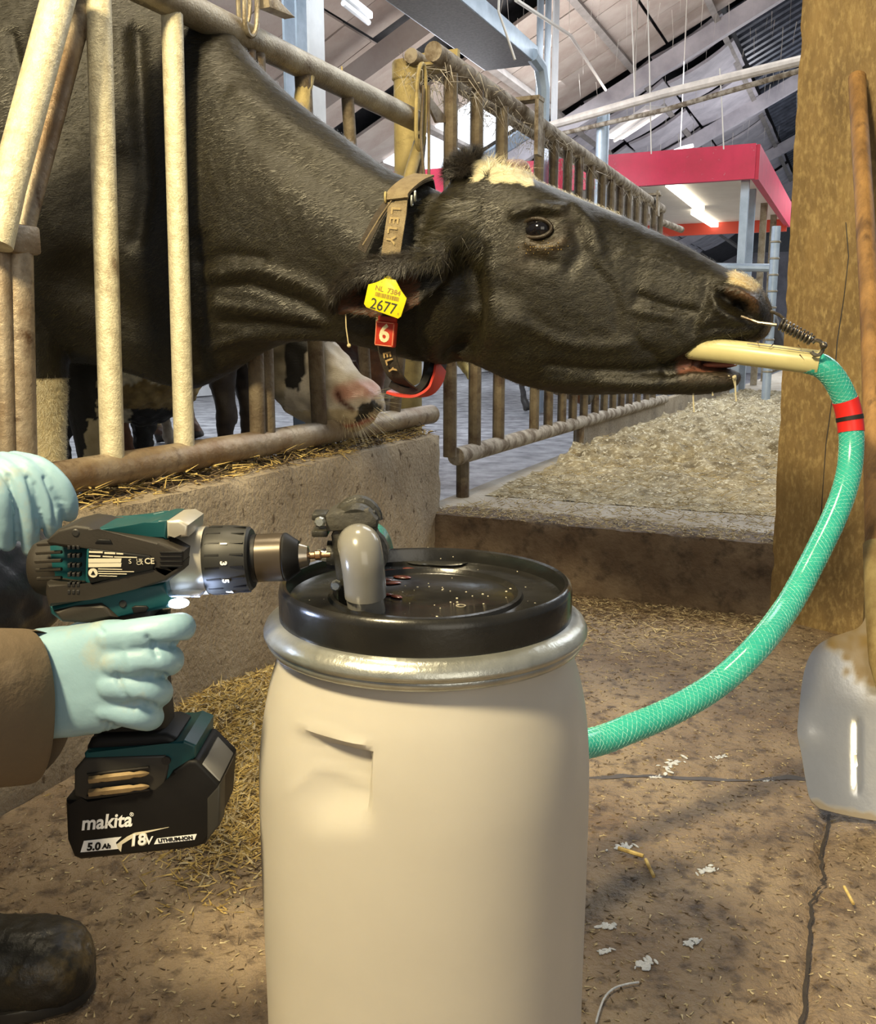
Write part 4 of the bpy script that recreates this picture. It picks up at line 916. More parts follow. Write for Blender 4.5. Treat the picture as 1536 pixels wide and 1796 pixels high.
# eye socket
brush([(945, 403)], 36, -.011); brush([(905, 375), (940, 362), (985, 368)], 9, .010); brush([(915, 385), (945, 374), (975, 380)], 5, -.003)
brush([(925, 425), (955, 435), (985, 425)], 8, .006); brush([(930, 455), (970, 462)], 10, -.005); brush([(1010, 400), (1020, 440), (1000, 470)], 14, -.007); brush([(1005, 360), (1040, 400), (1050, 440)], 12, .006)
# facial crest, veins, cheek lines
brush([(1040, 470), (1070, 500), (1085, 540), (1080, 575)], 9, -.002); brush([(1055, 462), (1085, 495), (1100, 540)], 9, .0025)
brush([(1090, 450), (1160, 460), (1210, 480)], 9, .003); brush([(1120, 520), (1175, 540), (1215, 545)], 8, -.006); brush([(1120, 545), (1180, 555)], 9, .004)
brush([(900, 560), (980, 600), (1060, 610), (1130, 600)], 12, .004); brush([(960, 640), (1040, 648), (1150, 652)], 8, -.005); brush([(960, 668), (1060, 672), (1150, 674)], 10, .006)
brush([(1120, 600), (1150, 625), (1160, 645)], 10, -.005)
# muzzle: nostril, lip line, nose wing
brush([(1240, 500), (1232, 540), (1215, 580)], 9, -.004); brush([(1262, 505), (1255, 540), (1235, 570)], 8, .004)
brush([(1264, 518), (1284, 533), (1308, 546)], 11, -.020); brush([(1290, 538), (1314, 550)], 10, -.016); brush([(1262, 508), (1295, 512), (1322, 528), (1326, 548)], 6, .008)
brush([(1250, 520), (1262, 545), (1290, 560)], 6, .004); brush([(1240, 575), (1290, 575), (1330, 568)], 7, -.004); brush([(1160, 648), (1195, 632), (1240, 602), (1300, 598)], 5, -.006)
brush([(1170, 655), (1210, 640), (1250, 640), (1290, 640)], 9, -.012)
co2 = co + no * D[:, None]
# fine wrinkles of the hide
hz = .0005 * vnoise(co, 60, 1) + .00025 * vnoise(co, 210, 2)
co2 += no * (hz * (lat > -.2))[:, None]
set_co(me, co2)
# coat colours
n1 = vnoise(co, 12, 3); n2 = vnoise(co, 45, 4)
C = np.tile(np.array([.0105, .0085, .0042]), (len(co), 1)) * (1 + .35 * n1)[:, None].clip(.5, 1.7)
def paint(mask, c): 
    mk = np.clip(mask, 0, 1)[:, None]; C[:] = C * (1 - mk) + np.array(c) * mk
up_ = no[:, 2]
paint(((px > 822) & (px < 935) & (py < 312 + 6 * n2 + (px - 822) * .11) & (py > 262) & (px > 818 + (330 - py) * .2) & (lat > -.12)) * 1.0 * (~((px < 842) & (py < 280))), (.78, .72, .50))
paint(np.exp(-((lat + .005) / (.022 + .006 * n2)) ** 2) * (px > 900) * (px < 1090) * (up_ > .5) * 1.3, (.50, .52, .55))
paint(np.exp(-(dseg(P, [(1292, 486), (1322, 500)]) / (12 + 2 * n2)) ** 4) * 1.2 * (lat > -.06), (.70, .55, .30))
paint(np.exp(-(dseg(P, [(1275, 515), (1315, 522), (1322, 545)]) / 8) ** 2) * .8, (.16, .085, .045))
paint(np.exp(-(dseg(P, [(925, 432), (955, 436), (985, 424)]) / 9) ** 2) * .7, (.07, .045, .02)); paint(np.exp(-(dseg(P, [(915, 450), (990, 400)]) / 30) ** 2) * .25, (.07, .045, .022)); paint(np.exp(-(dseg(P, [(1250, 580), (1290, 575), (1335, 565)]) / 20) ** 4), (.006, .005, .005))
paint(np.exp(-(dseg(P, [(1195, 645), (1240, 640), (1290, 640)]) / 7) ** 2), (.22, .09, .06)); paint(np.exp(-(dseg(P, [(1200, 662), (1250, 660), (1300, 664)]) / 10) ** 2) * .8, (.09, .065, .045))
paint(((lat > .09) & (px > 588) & (px < 735) & onear & (no @ np.array(WV) < -.2) & (lat < .140)) * .9, (.12, .05, .026))
paint(((px > 890) & (px < 935) & (lat < -.13)) * 1.0, (.20, .09, .045))
paint(np.exp(-(dseg(P, [(1262, 516), (1286, 534), (1316, 550)]) / 10) ** 4), (.003, .002, .002))  # shade of the nostril hollow painted into the skin colour
lg = (co[:, 2] < .635) & (np.minimum(np.abs(uu - uL), np.abs(uu - uR)) < .13) & (px < 330); nearleg = lg & (lat > 0); farleg = lg & (lat <= 0) & (uu > -2.6)
zz = co[:, 2]
paint((nearleg & (uu > -2.6) & (uu - uL > -.035 + .012 * n2 + np.clip(zz - .40, 0, 1) * .32)) * 1.0, (.62, .52, .30)); paint((farleg & (uu - uR > -.05 + .012 * n2 + np.clip(zz - .26, 0, 1) * .30)) * 1.0, (.66, .56, .33))
paint(((zz < .06)) * 1.0, (.03, .025, .02))
bel = (uu < -2.0) & (n1 > .75) ; paint(bel * 1.0, (.55, .5, .4))
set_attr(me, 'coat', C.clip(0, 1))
wet = np.exp(-(dseg(P, [(1275, 540), (1330, 530), (1340, 575), (1240, 610), (1190, 645)]) / 22) ** 2) * (lat > -.08)
wet = np.maximum(wet, .7 * np.exp(-(dseg(P, [(930, 430), (975, 428)]) / 12) ** 2)); wet *= 1 - np.exp(-(dseg(P, [(1262, 516), (1286, 534), (1316, 550)]) / 11) ** 4); set_attr(me, 'wet', np.stack([wet] * 3, 1))
def fin(me, name, parent, m):
    off = root_loc(parent); me.transform(Matrix.Translation(-off)); me.shade_smooth(); me.materials.clear(); me.materials.append(m); me.name = name
    o = bpy.data.objects.new(name, me); col.objects.link(o); o.parent = parent; return o
skin_co, skin_no, skin_C = co2.copy(), get_no(me).copy(), C.copy()
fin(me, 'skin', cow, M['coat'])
# eye
M['eye'] = mat('eye_black', (.006, .005, .006), rough=.07, coat=.3, spec=.5)
def snap(x, y, k=0.0):                       # the skin point seen at a spot of the near side
    d = np.hypot(spx - x, spy - y); i = np.argsort(d)[:10]; j = i[np.argmax(slat[i])]; return Vector(skin_co[j]) + Vector(skin_no[j]) * k
spx, spy = proj(skin_co); slat = W0 - skin_co @ np.array(WV)
ec = snap(947, 403, -.006)
a = MB(); a.ball(ec, (.0255, .0195, .0205), 28, 20, RB); obj('eyeball', a, M['eye'], cow)
a = MB(); lid = []; el = -WV
for k in range(28):
    t = 2 * PI * k / 28; x = .0275 * math.cos(t); z = (.0165 if math.sin(t) > 0 else .0148) * math.sin(t) - .0
    lid.append(ec + UV * x + Vector((0, 0, z)) - WV * (.0155 - .25 * abs(x) * .9) )
a.tube(lid, .0036, 10, closed=True); obj('eyelid', a, mat('eyelid_skin', (.035, .024, .014), (.015, .012, .009), 60, .3, bump=.5, bscale=200), cow)
a = MB(); rr = random.Random(2)
for i in range(46): 
    p = snap(rr.gauss(955, 18), rr.gauss(433, 6), .0008); a.ball(p, rr.uniform(.0005, .0013), 6, 4)
tag(obj('tear_drops', a, mat('tear_wet', (.35, .24, .08), rough=.05, coat=1), cow), kind='stuff')
# nostril dark, drool
a = MB(); 
for (x, y, l) in ((1213, 661, 62), (1246, 662, 32), (1287, 664, 40)):
    p0 = cw(x, y, .03); p1 = cw(x + 4, y + l, .03); a.tube([p0, p0.lerp(p1, .3) + Vector((.001, 0, 0)), p0.lerp(p1, .7), p1], [.0035, .0018, .0014, .0016], 7); a.ball(p0, .005, 8, 6)
for i in range(26): a.ball(cw(rr.uniform(1205, 1290), rr.gauss(662, 2.5), .035), rr.uniform(.002, .0045), 7, 5)
obj('drool', a, mat('foamy_drool', (.62, .56, .38), rough=.15, coat=.6), cow)
a = MB(); a.ball(cw(1262, 639, .0), (.030, .030, .007), 16, 10, RB); obj('tongue', a, mat('wet_tongue', (.42, .16, .12), rough=.15, coat=.6), cow)
# short coat hairs laid along the body, longer ones on poll, ear, muzzle
vis = (slat > -.02) & ((skin_no * (np.array([0, 0, CH]) - skin_co)).sum(1) > -.1) & (spx > -60) & (spx < 1360) & (spy > -60) & (spy < 830)
idx = np.nonzero(vis)[0]; rs = np.random.RandomState(5)
def hairs(nm, sel, n, lmin, lmax, wd, flow, lift, m, jit=.25, curl=0):
    ii = sel[rs.randint(0, len(sel), n)]; p = skin_co[ii] + rs.normal(size=(n, 3)) * .0015; nn = skin_no[ii]
    f = flow(ii) + rs.normal(size=(n, 3)) * jit; f -= nn * (f * nn).sum(1)[:, None]; f /= np.linalg.norm(f, axis=1)[:, None] + 1e-9
    L = rs.uniform(lmin, lmax, n)[:, None]; q1 = p + (f * .6 + nn * lift * 1.2) * L * .5; q2 = p + (f + nn * lift * (1 - curl)) * L
    s = np.cross(f, nn) * wd; off = np.array(root_loc(cow)); p -= off; q1 -= off; q2 -= off
    V = np.empty((n, 5, 3)); V[:, 0] = p + s; V[:, 1] = p - s; V[:, 2] = q1 - s * .8; V[:, 3] = q1 + s * .8; V[:, 4] = q2
    V = V.reshape(-1, 3); b = np.arange(n) * 5
    me = bpy.data.meshes.new(nm); me.vertices.add(len(V)); me.vertices.foreach_set('co', V.ravel())
    loops = np.stack([b, b + 1, b + 2, b + 3, b + 3, b + 2, b + 4], 1).ravel(); me.loops.add(len(loops)); me.loops.foreach_set('vertex_index', loops.astype(np.int32))
    st = np.stack([np.arange(n) * 7, np.arange(n) * 7 + 4], 1).ravel(); me.polygons.add(2 * n); me.polygons.foreach_set('loop_start', st.astype(np.int32)); me.update(calc_edges=True); me.validate()
    me.materials.append(m); o = bpy.data.objects.new(nm, me); col.objects.link(o); o.parent = cow; o['kind'] = 'stuff'; return o
backflow = np.array(-UV * .9 - Vector((0, 0, .42)))
dark = idx[(skin_C[idx].sum(1) < .35)]; pale = idx[(skin_C[idx].sum(1) > .9)]
hair_d = mat('dark_hair', (.012, .010, .005), (.040, .034, .015), 90, .40, spec=.55)
hair_b = mat('black_hair', (.012, .010, .009), (.03, .024, .018), 90, .4)
hair_w = mat('cream_hair', (.80, .74, .52), (.62, .55, .36), 60, .5)
headm = dark[(spx[dark] > 780)]; neckm = dark[(spx[dark] <= 780)]
hairs('coat_hair', headm, 34000, .006, .013, .00028, lambda i: np.tile(backflow, (len(i), 1)), .16, hair_d)
hairs('coat_hair', neckm, 42000, .008, .018, .00032, lambda i: np.tile(backflow, (len(i), 1)), .14, hair_d)
hairs('pale_hair', pale, 9000, .006, .013, .0003, lambda i: np.tile(backflow, (len(i), 1)), .25, hair_w, .4)
tuft = idx[(spx[idx] > 785) & (spx[idx] < 890) & (spy[idx] < 312) & (skin_C[idx].sum(1) < .35)]
hairs('poll_tuft', tuft, 6500, .010, .028, .00032, lambda i: np.tile(np.array(Vector((0, 0, .3)) + UV * .3), (len(i), 1)), .8, hair_b, .9)
wt = np.nonzero((spx > 850) & (spx < 925) & (spy < 306) & (spy > 268) & (skin_C.sum(1) > .9))[0]
if len(wt): hairs('white_tuft', wt, 260, .010, .028, .0003, lambda i: np.tile(np.array(Vector((0, 0, .5)) + UV * .5), (len(i), 1)), .8, hair_w, .6)
er = idx[(slat[idx] > .135) & (spx[idx] > 575) & (spx[idx] < 790) & (spy[idx] > 425)]
er = er[(skin_C[er][:, 0] < .035)]
hairs('ear_fringe', er, 5200, .008, .024, .00030, lambda i: np.tile(np.array(-UV * .5 - Vector((0, 0, .8))), (len(i), 1)), .3, hair_b, .35)
eb = dark[(spx[dark] > 730) & (spx[dark] < 850) & (spy[dark] > 350) & (spy[dark] < 470)]
hairs('ear_base_hair', eb, 4000, .015, .04, .0003, lambda i: np.tile(np.array(-UV * .8 - Vector((0, 0, .5))), (len(i), 1)), .35, hair_d, .3)
a = MB()
for i in range(26):
    p = snap(rr.uniform(1230, 1340), rr.uniform(575, 600), 0); a.strand(p, p + Vector((rr.uniform(-.01, .02), -.02, rr.uniform(-.03, .0))), .0003)
tag(obj('whiskers', a, hair_d, cow, smooth=False, rec=False), kind='stuff')

# ------------------------------------------------------------------ collar, tags
def ribbon(mb, nodes, wdir, width, th, k=8, closed=True):
    pts = [Vector(p) for p in nodes]; n = len(pts); P3 = [tuple(p) for p in pts]
    if closed: R = crm([P3[-1]] + P3 + P3[:2], k)[k:-k * 1 - 1 + 0]; R = R[:n * k]
    else: R = crm(P3, k)
    m = len(R); cen = np.mean(np.array(P3), 0); base = len(mb.v)
    for i in range(m):
        p = Vector(R[i]); t = Vector(R[(i + 1) % m] - R[i - 1]) if closed else Vector(R[min(i + 1, m - 1)] - R[max(i - 1, 0)]); t.normalize()
        w_ = Vector(wdir); w_ = (w_ - t * w_.dot(t)).normalized(); nn = t.cross(w_)
        if nn.dot(p - Vector(cen)) < 0: nn = -nn
        for (a_, b_) in ((-1, 0), (1, 0), (1, 1), (-1, 1)): mb.v.append(tuple(p + w_ * a_ * width / 2 + nn * b_ * th))
    for i in range(m if closed else m - 1):
        j = (i + 1) % m
        for q in range(4): mb.f.append((base + i * 4 + q, base + i * 4 + (q + 1) % 4, base + j * 4 + (q + 1) % 4, base + j * 4 + q))
    if not closed: mb.f.append((base, base + 1, base + 2, base + 3)); mb.f.append(tuple(base + (m - 1) * 4 + q for q in (3, 2, 1, 0)))
    return R
collar = thing('cow_collar', 'worn tan webbing collar with a red number block round the black cow neck', 'collar', cw(700, 600))
M['web_tan'] = mat('tan_webbing', (.34, .27, .16), (.24, .18, .10), 60, .85, bump=1, bscale=500)
M['web_dark'] = mat('dark_webbing', (.055, .045, .035), (.09, .07, .05), 60, .75, bump=1, bscale=500)
wd = UV * 1.0 + Vector((0, 0, -.12))
front = [cw(x, y, l) for x, y, l in ((744, 314, .0), (722, 324, .045), (701, 344, .082), (696, 380, .104), (690, 420, .118), (683, 470, .126), (677, 530, .128), (676, 585, .124))]
lower = [cw(x, y, l) for x, y, l in ((676, 585, .124), (681, 625, .112), (694, 658, .085), (716, 678, .045))]
backp = [cw(x, y, l) for x, y, l in ((744, 314, .0), (750, 350, -.07), (752, 420, -.11), (752, 540, -.11), (758, 620, -.09), (752, 668, -.05), (735, 684, -.0), (716, 678, .045))]
a = MB(); ribbon(a, front, wd, .038, .003, closed=False); obj('front_strap', a, M['web_tan'], collar)
a = MB(); ribbon(a, lower, wd, .036, .003, closed=False); obj('lower_strap', a, M['web_dark'], collar)
a = MB(); ribbon(a, backp, wd, .036, .003, closed=False); obj('back_strap', a, M['web_dark'], collar)
a = MB(); ribbon(a, [cw(x, y, l) for x, y, l in ((690, 345, .088), (666, 378, .104), (648, 412, .116), (634, 440, .120))], wd, .020, .002, closed=False); obj('strap_tail', a, M['web_dark'], collar)
a = MB(); a.tube([cw(691, 345, .092), cw(668, 378, .109), (cw(636, 430, .122))], .0014, 6); obj('strap_edge', a, M['web_tan'], collar)
a = MB(); ribbon(a, [cw(x, y, l) for x, y, l in ((744, 309, .010), (722, 319, .052), (700, 338, .088), (697, 350, .096))], wd, .043, .004, closed=False); obj('fold_over', a, M['web_tan'], collar)
for q in ((676, 346), (722, 352), (728, 344)):
    a = MB(); c = cw(*q, .098 if q[0] < 700 else .085); pl = [c + (UV * .15 * math.cos(t) + -WV * .5 * math.cos(t) + Vector((0, 0, math.sin(t)))) * .0085 for t in np.linspace(0, 2 * PI, 16)[:-1]]; a.tube(pl, .0022, 6, closed=True); obj('buckle_ring', a, M['post_y'] if q[0] < 700 else M['ring'], collar)
# red number block
def face_at(px, py, l, tilt):
    c = cw(px, py, l); ex_ = (UV * math.cos(tilt) + Vector((0, 0, -math.sin(tilt)))); ey_ = Vector((0, 0, 1)); return frame(c, ex_, ey_)
F_ = face_at(677, 586, .134, .10); R3 = F_.to_3x3()
redm = mat('red_plastic', (.50, .045, .02), (.40, .03, .015), 60, .4); wht = mat('worn_white_ink', (.82, .74, .45), (.6, .5, .3), 90, .6)
a = MB(); a.box(F_.translation, (.040, .046, .014), R3, .003); blk = obj('number_block', a, redm, collar)
a = MB(); a.box(F_.translation + R3 @ Vector((0, .027, -.002)), (.036, .010, .010), R3, .002); obj('block_top', a, redm, blk)
text('numeral', '6', .044, F_ @ Matrix.Translation((0, 0, .0072)), wht, blk, .0004, bold=.0012)
a = MB()
for s_ in (-1, 1): a.box(F_.translation + R3 @ Vector((s_ * .0178, 0, .0072)), (.0014, .038, .0008), R3); a.box(F_.translation + R3 @ Vector((0, s_ * .0205, .0072)), (.034, .0014, .0008), R3)
obj('block_border', a, mat('pale_red', (.75, .28, .16), rough=.5), blk)
# transponder at the bottom
a = MB(); ribbon(a, [cw(x, y, l) for x, y, l in ((690, 664, .05), (715, 676, .04), (740, 672, .01), (758, 655, -.02), (766, 632, -.04))], WV + UV * .2, .034, .014, closed=False); obj('transponder', a, M['blackrub'], collar)
a = MB(); ribbon(a, [cw(x, y, l) for x, y, l in ((683, 684, .06), (705, 690, .055), (730, 691, .04), (752, 682, .02), (765, 664, .0), (771, 642, -.02))], WV + UV * .1, .036, .005, closed=False); obj('transponder_base', a, mat('red_base', (.62, .06, .04), rough=.4), collar)
letm = mat('woven_lettering', (.42, .32, .16), (.32, .24, .12), 90, .8); letd = mat('woven_lettering_low', (.36, .24, .10), rough=.8)
def strap_text(s, pts_px, size, m, l0):
    for ch, (x, y, l, rot) in zip(s, pts_px):
        c = cw(x, y, l); d = Vector((0, 0, -1)) * math.cos(rot) - UV * math.sin(rot); F2 = frame(c, d, UV * math.cos(rot) + Vector((0, 0, -math.sin(rot))))
        if F2.to_3x3().col[2].dot(-WV) < 0: F2 = frame(c, d, -(UV * math.cos(rot)))
        text('lettering', ch, size, F2, m, collar, .0004, bold=.0006)
strap_text('LELY', ((693, 369, .106, .10), (690, 386, .113, .12), (687, 403, .120, .15), (684, 420, .125, .18)), .026, letm, 0)
strap_text('ELY', ((678, 622, .119, -.2), (682, 634, .115, -.3), (687, 648, .103, -.5)), .022, letd, 0)
# ear tag
tagt = thing('ear_tag', 'yellow plastic ear tag numbered 2677 hanging from the black cow near ear', 'ear tag', cw(677, 520, .17))
yl = mat('yellow_plastic', (.80, .68, .015), (.70, .58, .01), 30, .35, sss=.1); ink = mat('black_ink', (.03, .03, .02), rough=.6); ink2 = mat('brown_ink', (.30, .20, .03), rough=.6)
lt = .186
tp = [(645.5, 499), (660, 495), (675, 488), (694, 491), (701.6, 508), (713, 523), (711, 530), (703, 555), (698, 559), (642, 539), (638, 533)]
c0 = cw(677, 525, lt); nE_ = (CP - c0).normalized(); nE_ = (nE_ * .35 - WV * .65).normalized()
def on_tag(x, y, off=0): r = ray(x, y); t = ((c0 + nE_ * off) - CP).dot(nE_) / r.dot(nE_); return CP + r * t
a = MB(); a.prism([on_tag(*q) for q in tp], -nE_ * .0022, .0006); plate = obj('plate', a, yl, tagt)
a = MB(); a.lathe([(0, .0), (.009, 0), (.009, .003), (.004, .006), (0, .006)], on_tag(680, 493, -.004), -nE_, 20); obj('stud', a, yl, tagt)
def tag_frame(x, y, deg): c = on_tag(x, y, .0003); d = on_tag(x + 40 * math.cos(math.radians(deg)), y + 40 * math.sin(math.radians(deg)), .0003) - c; return frame(c, d, on_tag(x, y - 30, .0003) - c)
text('lettering', 'NL  7384', .0125, tag_frame(680, 510, 14), ink2, tagt, .0002, bold=.0003); text('lettering', '2677', .027, tag_frame(672, 538, 15), ink, tagt, .0002, bold=.0001, sx=.92)
text('lettering', '0', .006, tag_frame(698, 551, 15), ink2, tagt, .0002)
a = MB(); Fb = tag_frame(679, 520.5, 14); x_ = -.0225; rr = random.Random(8)
while x_ < .022: w_ = rr.choice((.0006, .001, .0015)); a.box(Fb @ Vector((x_, 0, 0)), (w_, .0075, .0003), Fb.to_3x3()); x_ += w_ + rr.choice((.0006, .001))
obj('barcode', a, ink2, tagt)
a = MB(); a.tube([cw(606, 548, .13), cw(607, 575, .13), cw(611, 603, .13)], .0012, 6); a.ball(cw(612, 606, .13), .004, 8, 6); tag(obj('loose_string', a, mat('string', (.60, .50, .28), rough=.8)), 'thin pale string dangling below the near ear of the black cow', 'string')
# ================================================================== drill
DD = .690                                     # distance of the drill's near face
dr = thing('cordless_drill', 'teal and black cordless drill with battery held by blue gloves against the pump', 'drill', Yp(200, 1100, .72))
M['tealp'] = mat('teal_plastic', (.003, .060, .068), (.004, .05, .058), 20, .42, bump=.25, bscale=500, bdist=.0002)
M['grip'] = mat('dark_overmould', (.016, .013, .0095), (.024, .019, .0135), 14, .6, bump=.4, bscale=600, bdist=.0003)
M['bk'] = mat('black_plastic', (.005, .005, .0055), (.008, .0075, .0075), 20, .5, spec=.3, bump=.2, bscale=700, bdist=.0002)
M['silver'] = mat('silver_housing', (.50, .47, .40), (.44, .42, .36), 15, .4, .55, .15, 300, bdist=.0003)
def plate(nm, pts, m, d0=DD, th=.06, bev=.004, par=None, label=None, seg=3):
    a = MB(); a.prism([Yp(x, y, d0) for x, y in pts], (0, th, 0), bev, seg); return obj(nm, a, m, par or dr, label=label, ang=40)
# motor housing : a rounded barrel along the drill axis
xa, xb = Yp(100, 995, DD + .034), Yp(560, 974, DD + .034); AX = (xb - xa).normalized()
def axp(px): return xa + AX * ((px - 100) * (xb - xa).length / 460.5)
px2m = (xb - xa).length / 460.5
def turned(nm, prof, m, n=40, par=None, scale_y=1.0):
    a = MB(); a.lathe([(r * px2m, 0) for r, x in prof], (0, 0, 0), (0, 0, 1), 3); a = MB()
    e1 = Vector((0, 0, 1)); e1 = (e1 - AX * e1.dot(AX)).normalized(); e2 = AX.cross(e1)
    for (x, r) in prof:
        c = axp(x)
        for k in range(n):
            t = 2 * PI * k / n; a.v.append(tuple(c + (e1 * math.cos(t) + e2 * math.sin(t) * scale_y) * r * px2m))
    m_ = len(prof)
    for i in range(m_ - 1):
        for k in range(n): a.f.append((i * n + k, i * n + (k + 1) % n, (i + 1) * n + (k + 1) % n, (i + 1) * n + k))
    a.f.append(tuple(range(n))); a.f.append(tuple((m_ - 1) * n + k for k in range(n)))
    return obj(nm, a, m, par or dr, ang=35)
turned('motor_housing', [(95, 20), (98, 50), (112, 66), (140, 73), (200, 76), (270, 72), (300, 66), (312, 60)], M['tealp'], 44, scale_y=.72)
turned('rear_cap', [(58, 20), (60, 36), (66, 44), (80, 50), (140, 56), (150, 40)], M['grip'], 36, scale_y=.9)
for k in range(5):
    a = MB(); z = -30 + k * 15; c = axp(100); a.tube([Yp(62 + abs(k - 2) * 2, 985 + z, DD + .001 + abs(k - 2) * .004), Yp(108, 983 + z, DD - .006 + abs(k - 2) * .004)], .0014, 6); obj('rib', a, M['grip'], dr)
turned('gear_housing', [(288, 50), (294, 60), (312, 64), (330, 61), (366, 60), (367, 50)], M['silver'], 48, scale_y=.86)
plate('upper_overmould', [(80, 949), (100, 929), (131, 921), (157, 924), (170, 934), (277, 949), (321, 968), (321, 998), (290, 1017), (262, 1002), (256, 974), (200, 966), (152, 962), (118, 962), (84, 956)], M['grip'], DD - .006, .05, .003)
plate('lower_overmould', [(78, 1040), (80, 1022), (150, 1030), (215, 1012), (280, 994), (322, 985), (321, 1000), (292, 1021), (235, 1034), (160, 1052), (84, 1066)], M['grip'], DD - .006, .05, .003)
plate('top_shell', [(159, 926), (235, 925), (255, 921), (277, 912), (294, 912), (291, 947), (246, 941), (169, 935)], M['tealp'], DD + .004, .05, .003)
plate('selector_block', [(291, 914), (314, 912), (330, 921), (329, 942), (316, 944), (306, 935), (292, 946)], M['silver'], DD + .002, .05, .003)
plate('lower_shell', [(84, 1062), (160, 1050), (235, 1033), (290, 1020), (291, 1050), (296, 1068), (200, 1083), (131, 1092), (105, 1091), (87, 1078)], M['tealp'], DD + .000, .052, .004)
plate('handle_front_grip', [(92, 1072), (130, 1064), (176, 1059), (186, 1066), (206, 1084), (150, 1094), (108, 1092)], M['grip'], DD - .003, .05, .003)
plate('name_plate', [(155, 962), (262, 974), (272, 986), (268, 1000), (158, 1024), (152, 1010)], M['bk'], DD - .0075, .01, .0015, label='dark rating plate with small print')
plate('plate_rim', [(151, 958), (268, 972), (278, 984), (278, 997), (160, 1030), (148, 1020)], M['tealp'], DD - .0060, .01, .002)
for k in range(4): plate('grip_groove', [(280, 968 + k * 8), (319, 968 + k * 8), (319, 971 + k * 8), (280, 971 + k * 8)], M['bk'], DD - .0072, .01, .0003)
for r_, yy in enumerate((961, 976, 993, 1009, 1026, 1039)):
    for k in range(3):
        plate('vent_slot', [(118 + k * 8, yy - 4), (123 + k * 8, yy - 4), (123 + k * 8, yy + 3), (118 + k * 8, yy + 3)], M['blackrub'], DD - (.0066 if r_ != 0 else .0066), .006, .0004)
for x, y in ((132, 935), (215, 1060)):
    a = MB(); a.lathe([(0, 0), (.0022, 0), (.0030, .0006), (.0030, .003), (0, .003)], Yp(x, y, DD - .0068 if y < 1000 else DD - .001), (0, 1, 0), 16); obj('screw_hole', a, M['blackrub'], dr)
plate('button', [(230, 1066), (236, 1063), (256, 1063), (260, 1067), (256, 1074), (234, 1077)], M['bk'], DD - .0015, .01, .001)
plate('vent_notch', [(170, 947), (174, 946), (193, 947), (197, 954), (166, 953)], M['bk'], DD - .0068, .006, .0006)
# small print on the rating plate
def dtext(nm, s, x, y, size, m, d, deg=0, par=None, **k):
    c = Yp(x, y, d); r = math.radians(deg); ex_ = Vector((math.cos(r), 0, math.sin(r))); return text(nm, s, size, frame(c, ex_, Vector((-math.sin(r), 0, math.cos(r)))), m, par or dr, .0001, **k)
pr = mat('printed_grey', (.60, .55, .42), rough=.6)
for (x0, x1, y, h) in ((156, 180, 968, 3), (183, 202, 970, 3), (204, 216, 971, 2.2), (156, 176, 975, 2.4), (180, 198, 976, 2), (200, 240, 977, 1.6), (172, 214, 998, 1.3), (172, 235, 1002, 1.0), (172, 222, 1006, 1.3), (174, 205, 1010, 1)):
    plate('print_line', [(x0, y - h / 2), (x1, y - h / 2 + .8), (x1, y + h / 2 + .8), (x0, y + h / 2)], pr, DD - .0079, .0006, 0)
for y0 in (980, 988): plate('print_box', [(155, y0), (213, y0 - .5), (212, y0 + 6.5), (155, y0 + 7)], pr, DD - .0079, .0006, 0)
dtext('lettering', 'CE', 262, 984.5, .0062, pr, DD - .0081, 1, bold=.0001); dtext('lettering', 'UK', 245, 983, .0036, pr, DD - .0081, 1); dtext('lettering', 'CA', 245, 988, .0036, pr, DD - .0081, 1); dtext('lettering', 'S', 228, 985, .0050, pr, DD - .0081, 1)
a = MB(); a.lathe([(0, 0), (.0035, 0), (.0035, .0005), (0, .0005)], Yp(163, 1005, DD - .0081), (0, 1, 0), 20); obj('print_mark', a, pr, dr)
plate('print_mark', [(163, 1001), (167, 1008), (159, 1008)], M['bk'], DD - .0085, .0004, 0)
# torque ring with notches and numbers
turned('torque_ring', [(366, 48), (368, 58), (376, 61), (410, 60), (440, 56), (444, 52), (445, 40)], mat('torque_grey', (.014, .014, .0125), (.020, .0195, .017), 20, .5), 48)
e1_ = (Vector((0, 0, 1)) - AX * AX.z).normalized(); e2_ = AX.cross(e1_)
if e2_.y > 0: e2_ = -e2_
for k in range(-4, 5):
    t = k * .36; dirv = e2_ * math.cos(t) + e1_ * math.sin(t); tang = dirv.cross(AX)
    R3 = Matrix((AX, dirv, tang)).transposed()
    for (xx, ln, o_) in ((386, 24, 59.7), (424, 28, 57.6)):
        a = MB(); a.box(axp(xx) + dirv * (o_ + .4) * px2m, (ln * px2m, 2.2 * px2m, 3 * px2m), R3); obj('grip_notch', a, M['bk'], dr)
for s, t in (('1', .68), ('3', .12), ('5', -.42), ('7', -.95)):
    dirv = e2_ * math.cos(t) + e1_ * math.sin(t); c = axp(406) + dirv * 60.9 * px2m; text('numeral', s, .0068, frame(c, -(AX.cross(dirv)) if (AX.cross(dirv)).z > 0 else AX.cross(dirv), AX), mat('numeral_white', (.80, .78, .70), rough=.5) if s == '1' else bpy.data.materials['numeral_white'], dr, .0002, bold=.0003)
turned('collar_ring', [(444, 36), (445, 42), (453, 42), (454, 36)], M['bk'], 40)
turned('chuck_sleeve', [(452, 38), (454, 42), (498, 42), (500, 40)], mat('chuck_sleeve', (.07, .055, .04), (.05, .04, .03), 20, .30, .35), 44)
turned('chuck_cone', [(499, 40), (501, 42.5), (505, 42), (526, 27), (528, 20)], M['bk'], 44)
turned('chuck_nose', [(525, 20), (526, 23.5), (541, 18), (543, 12)], mat('chuck_steel', (.45, .40, .33), (.3, .26, .2), 40, .25, .85), 36)
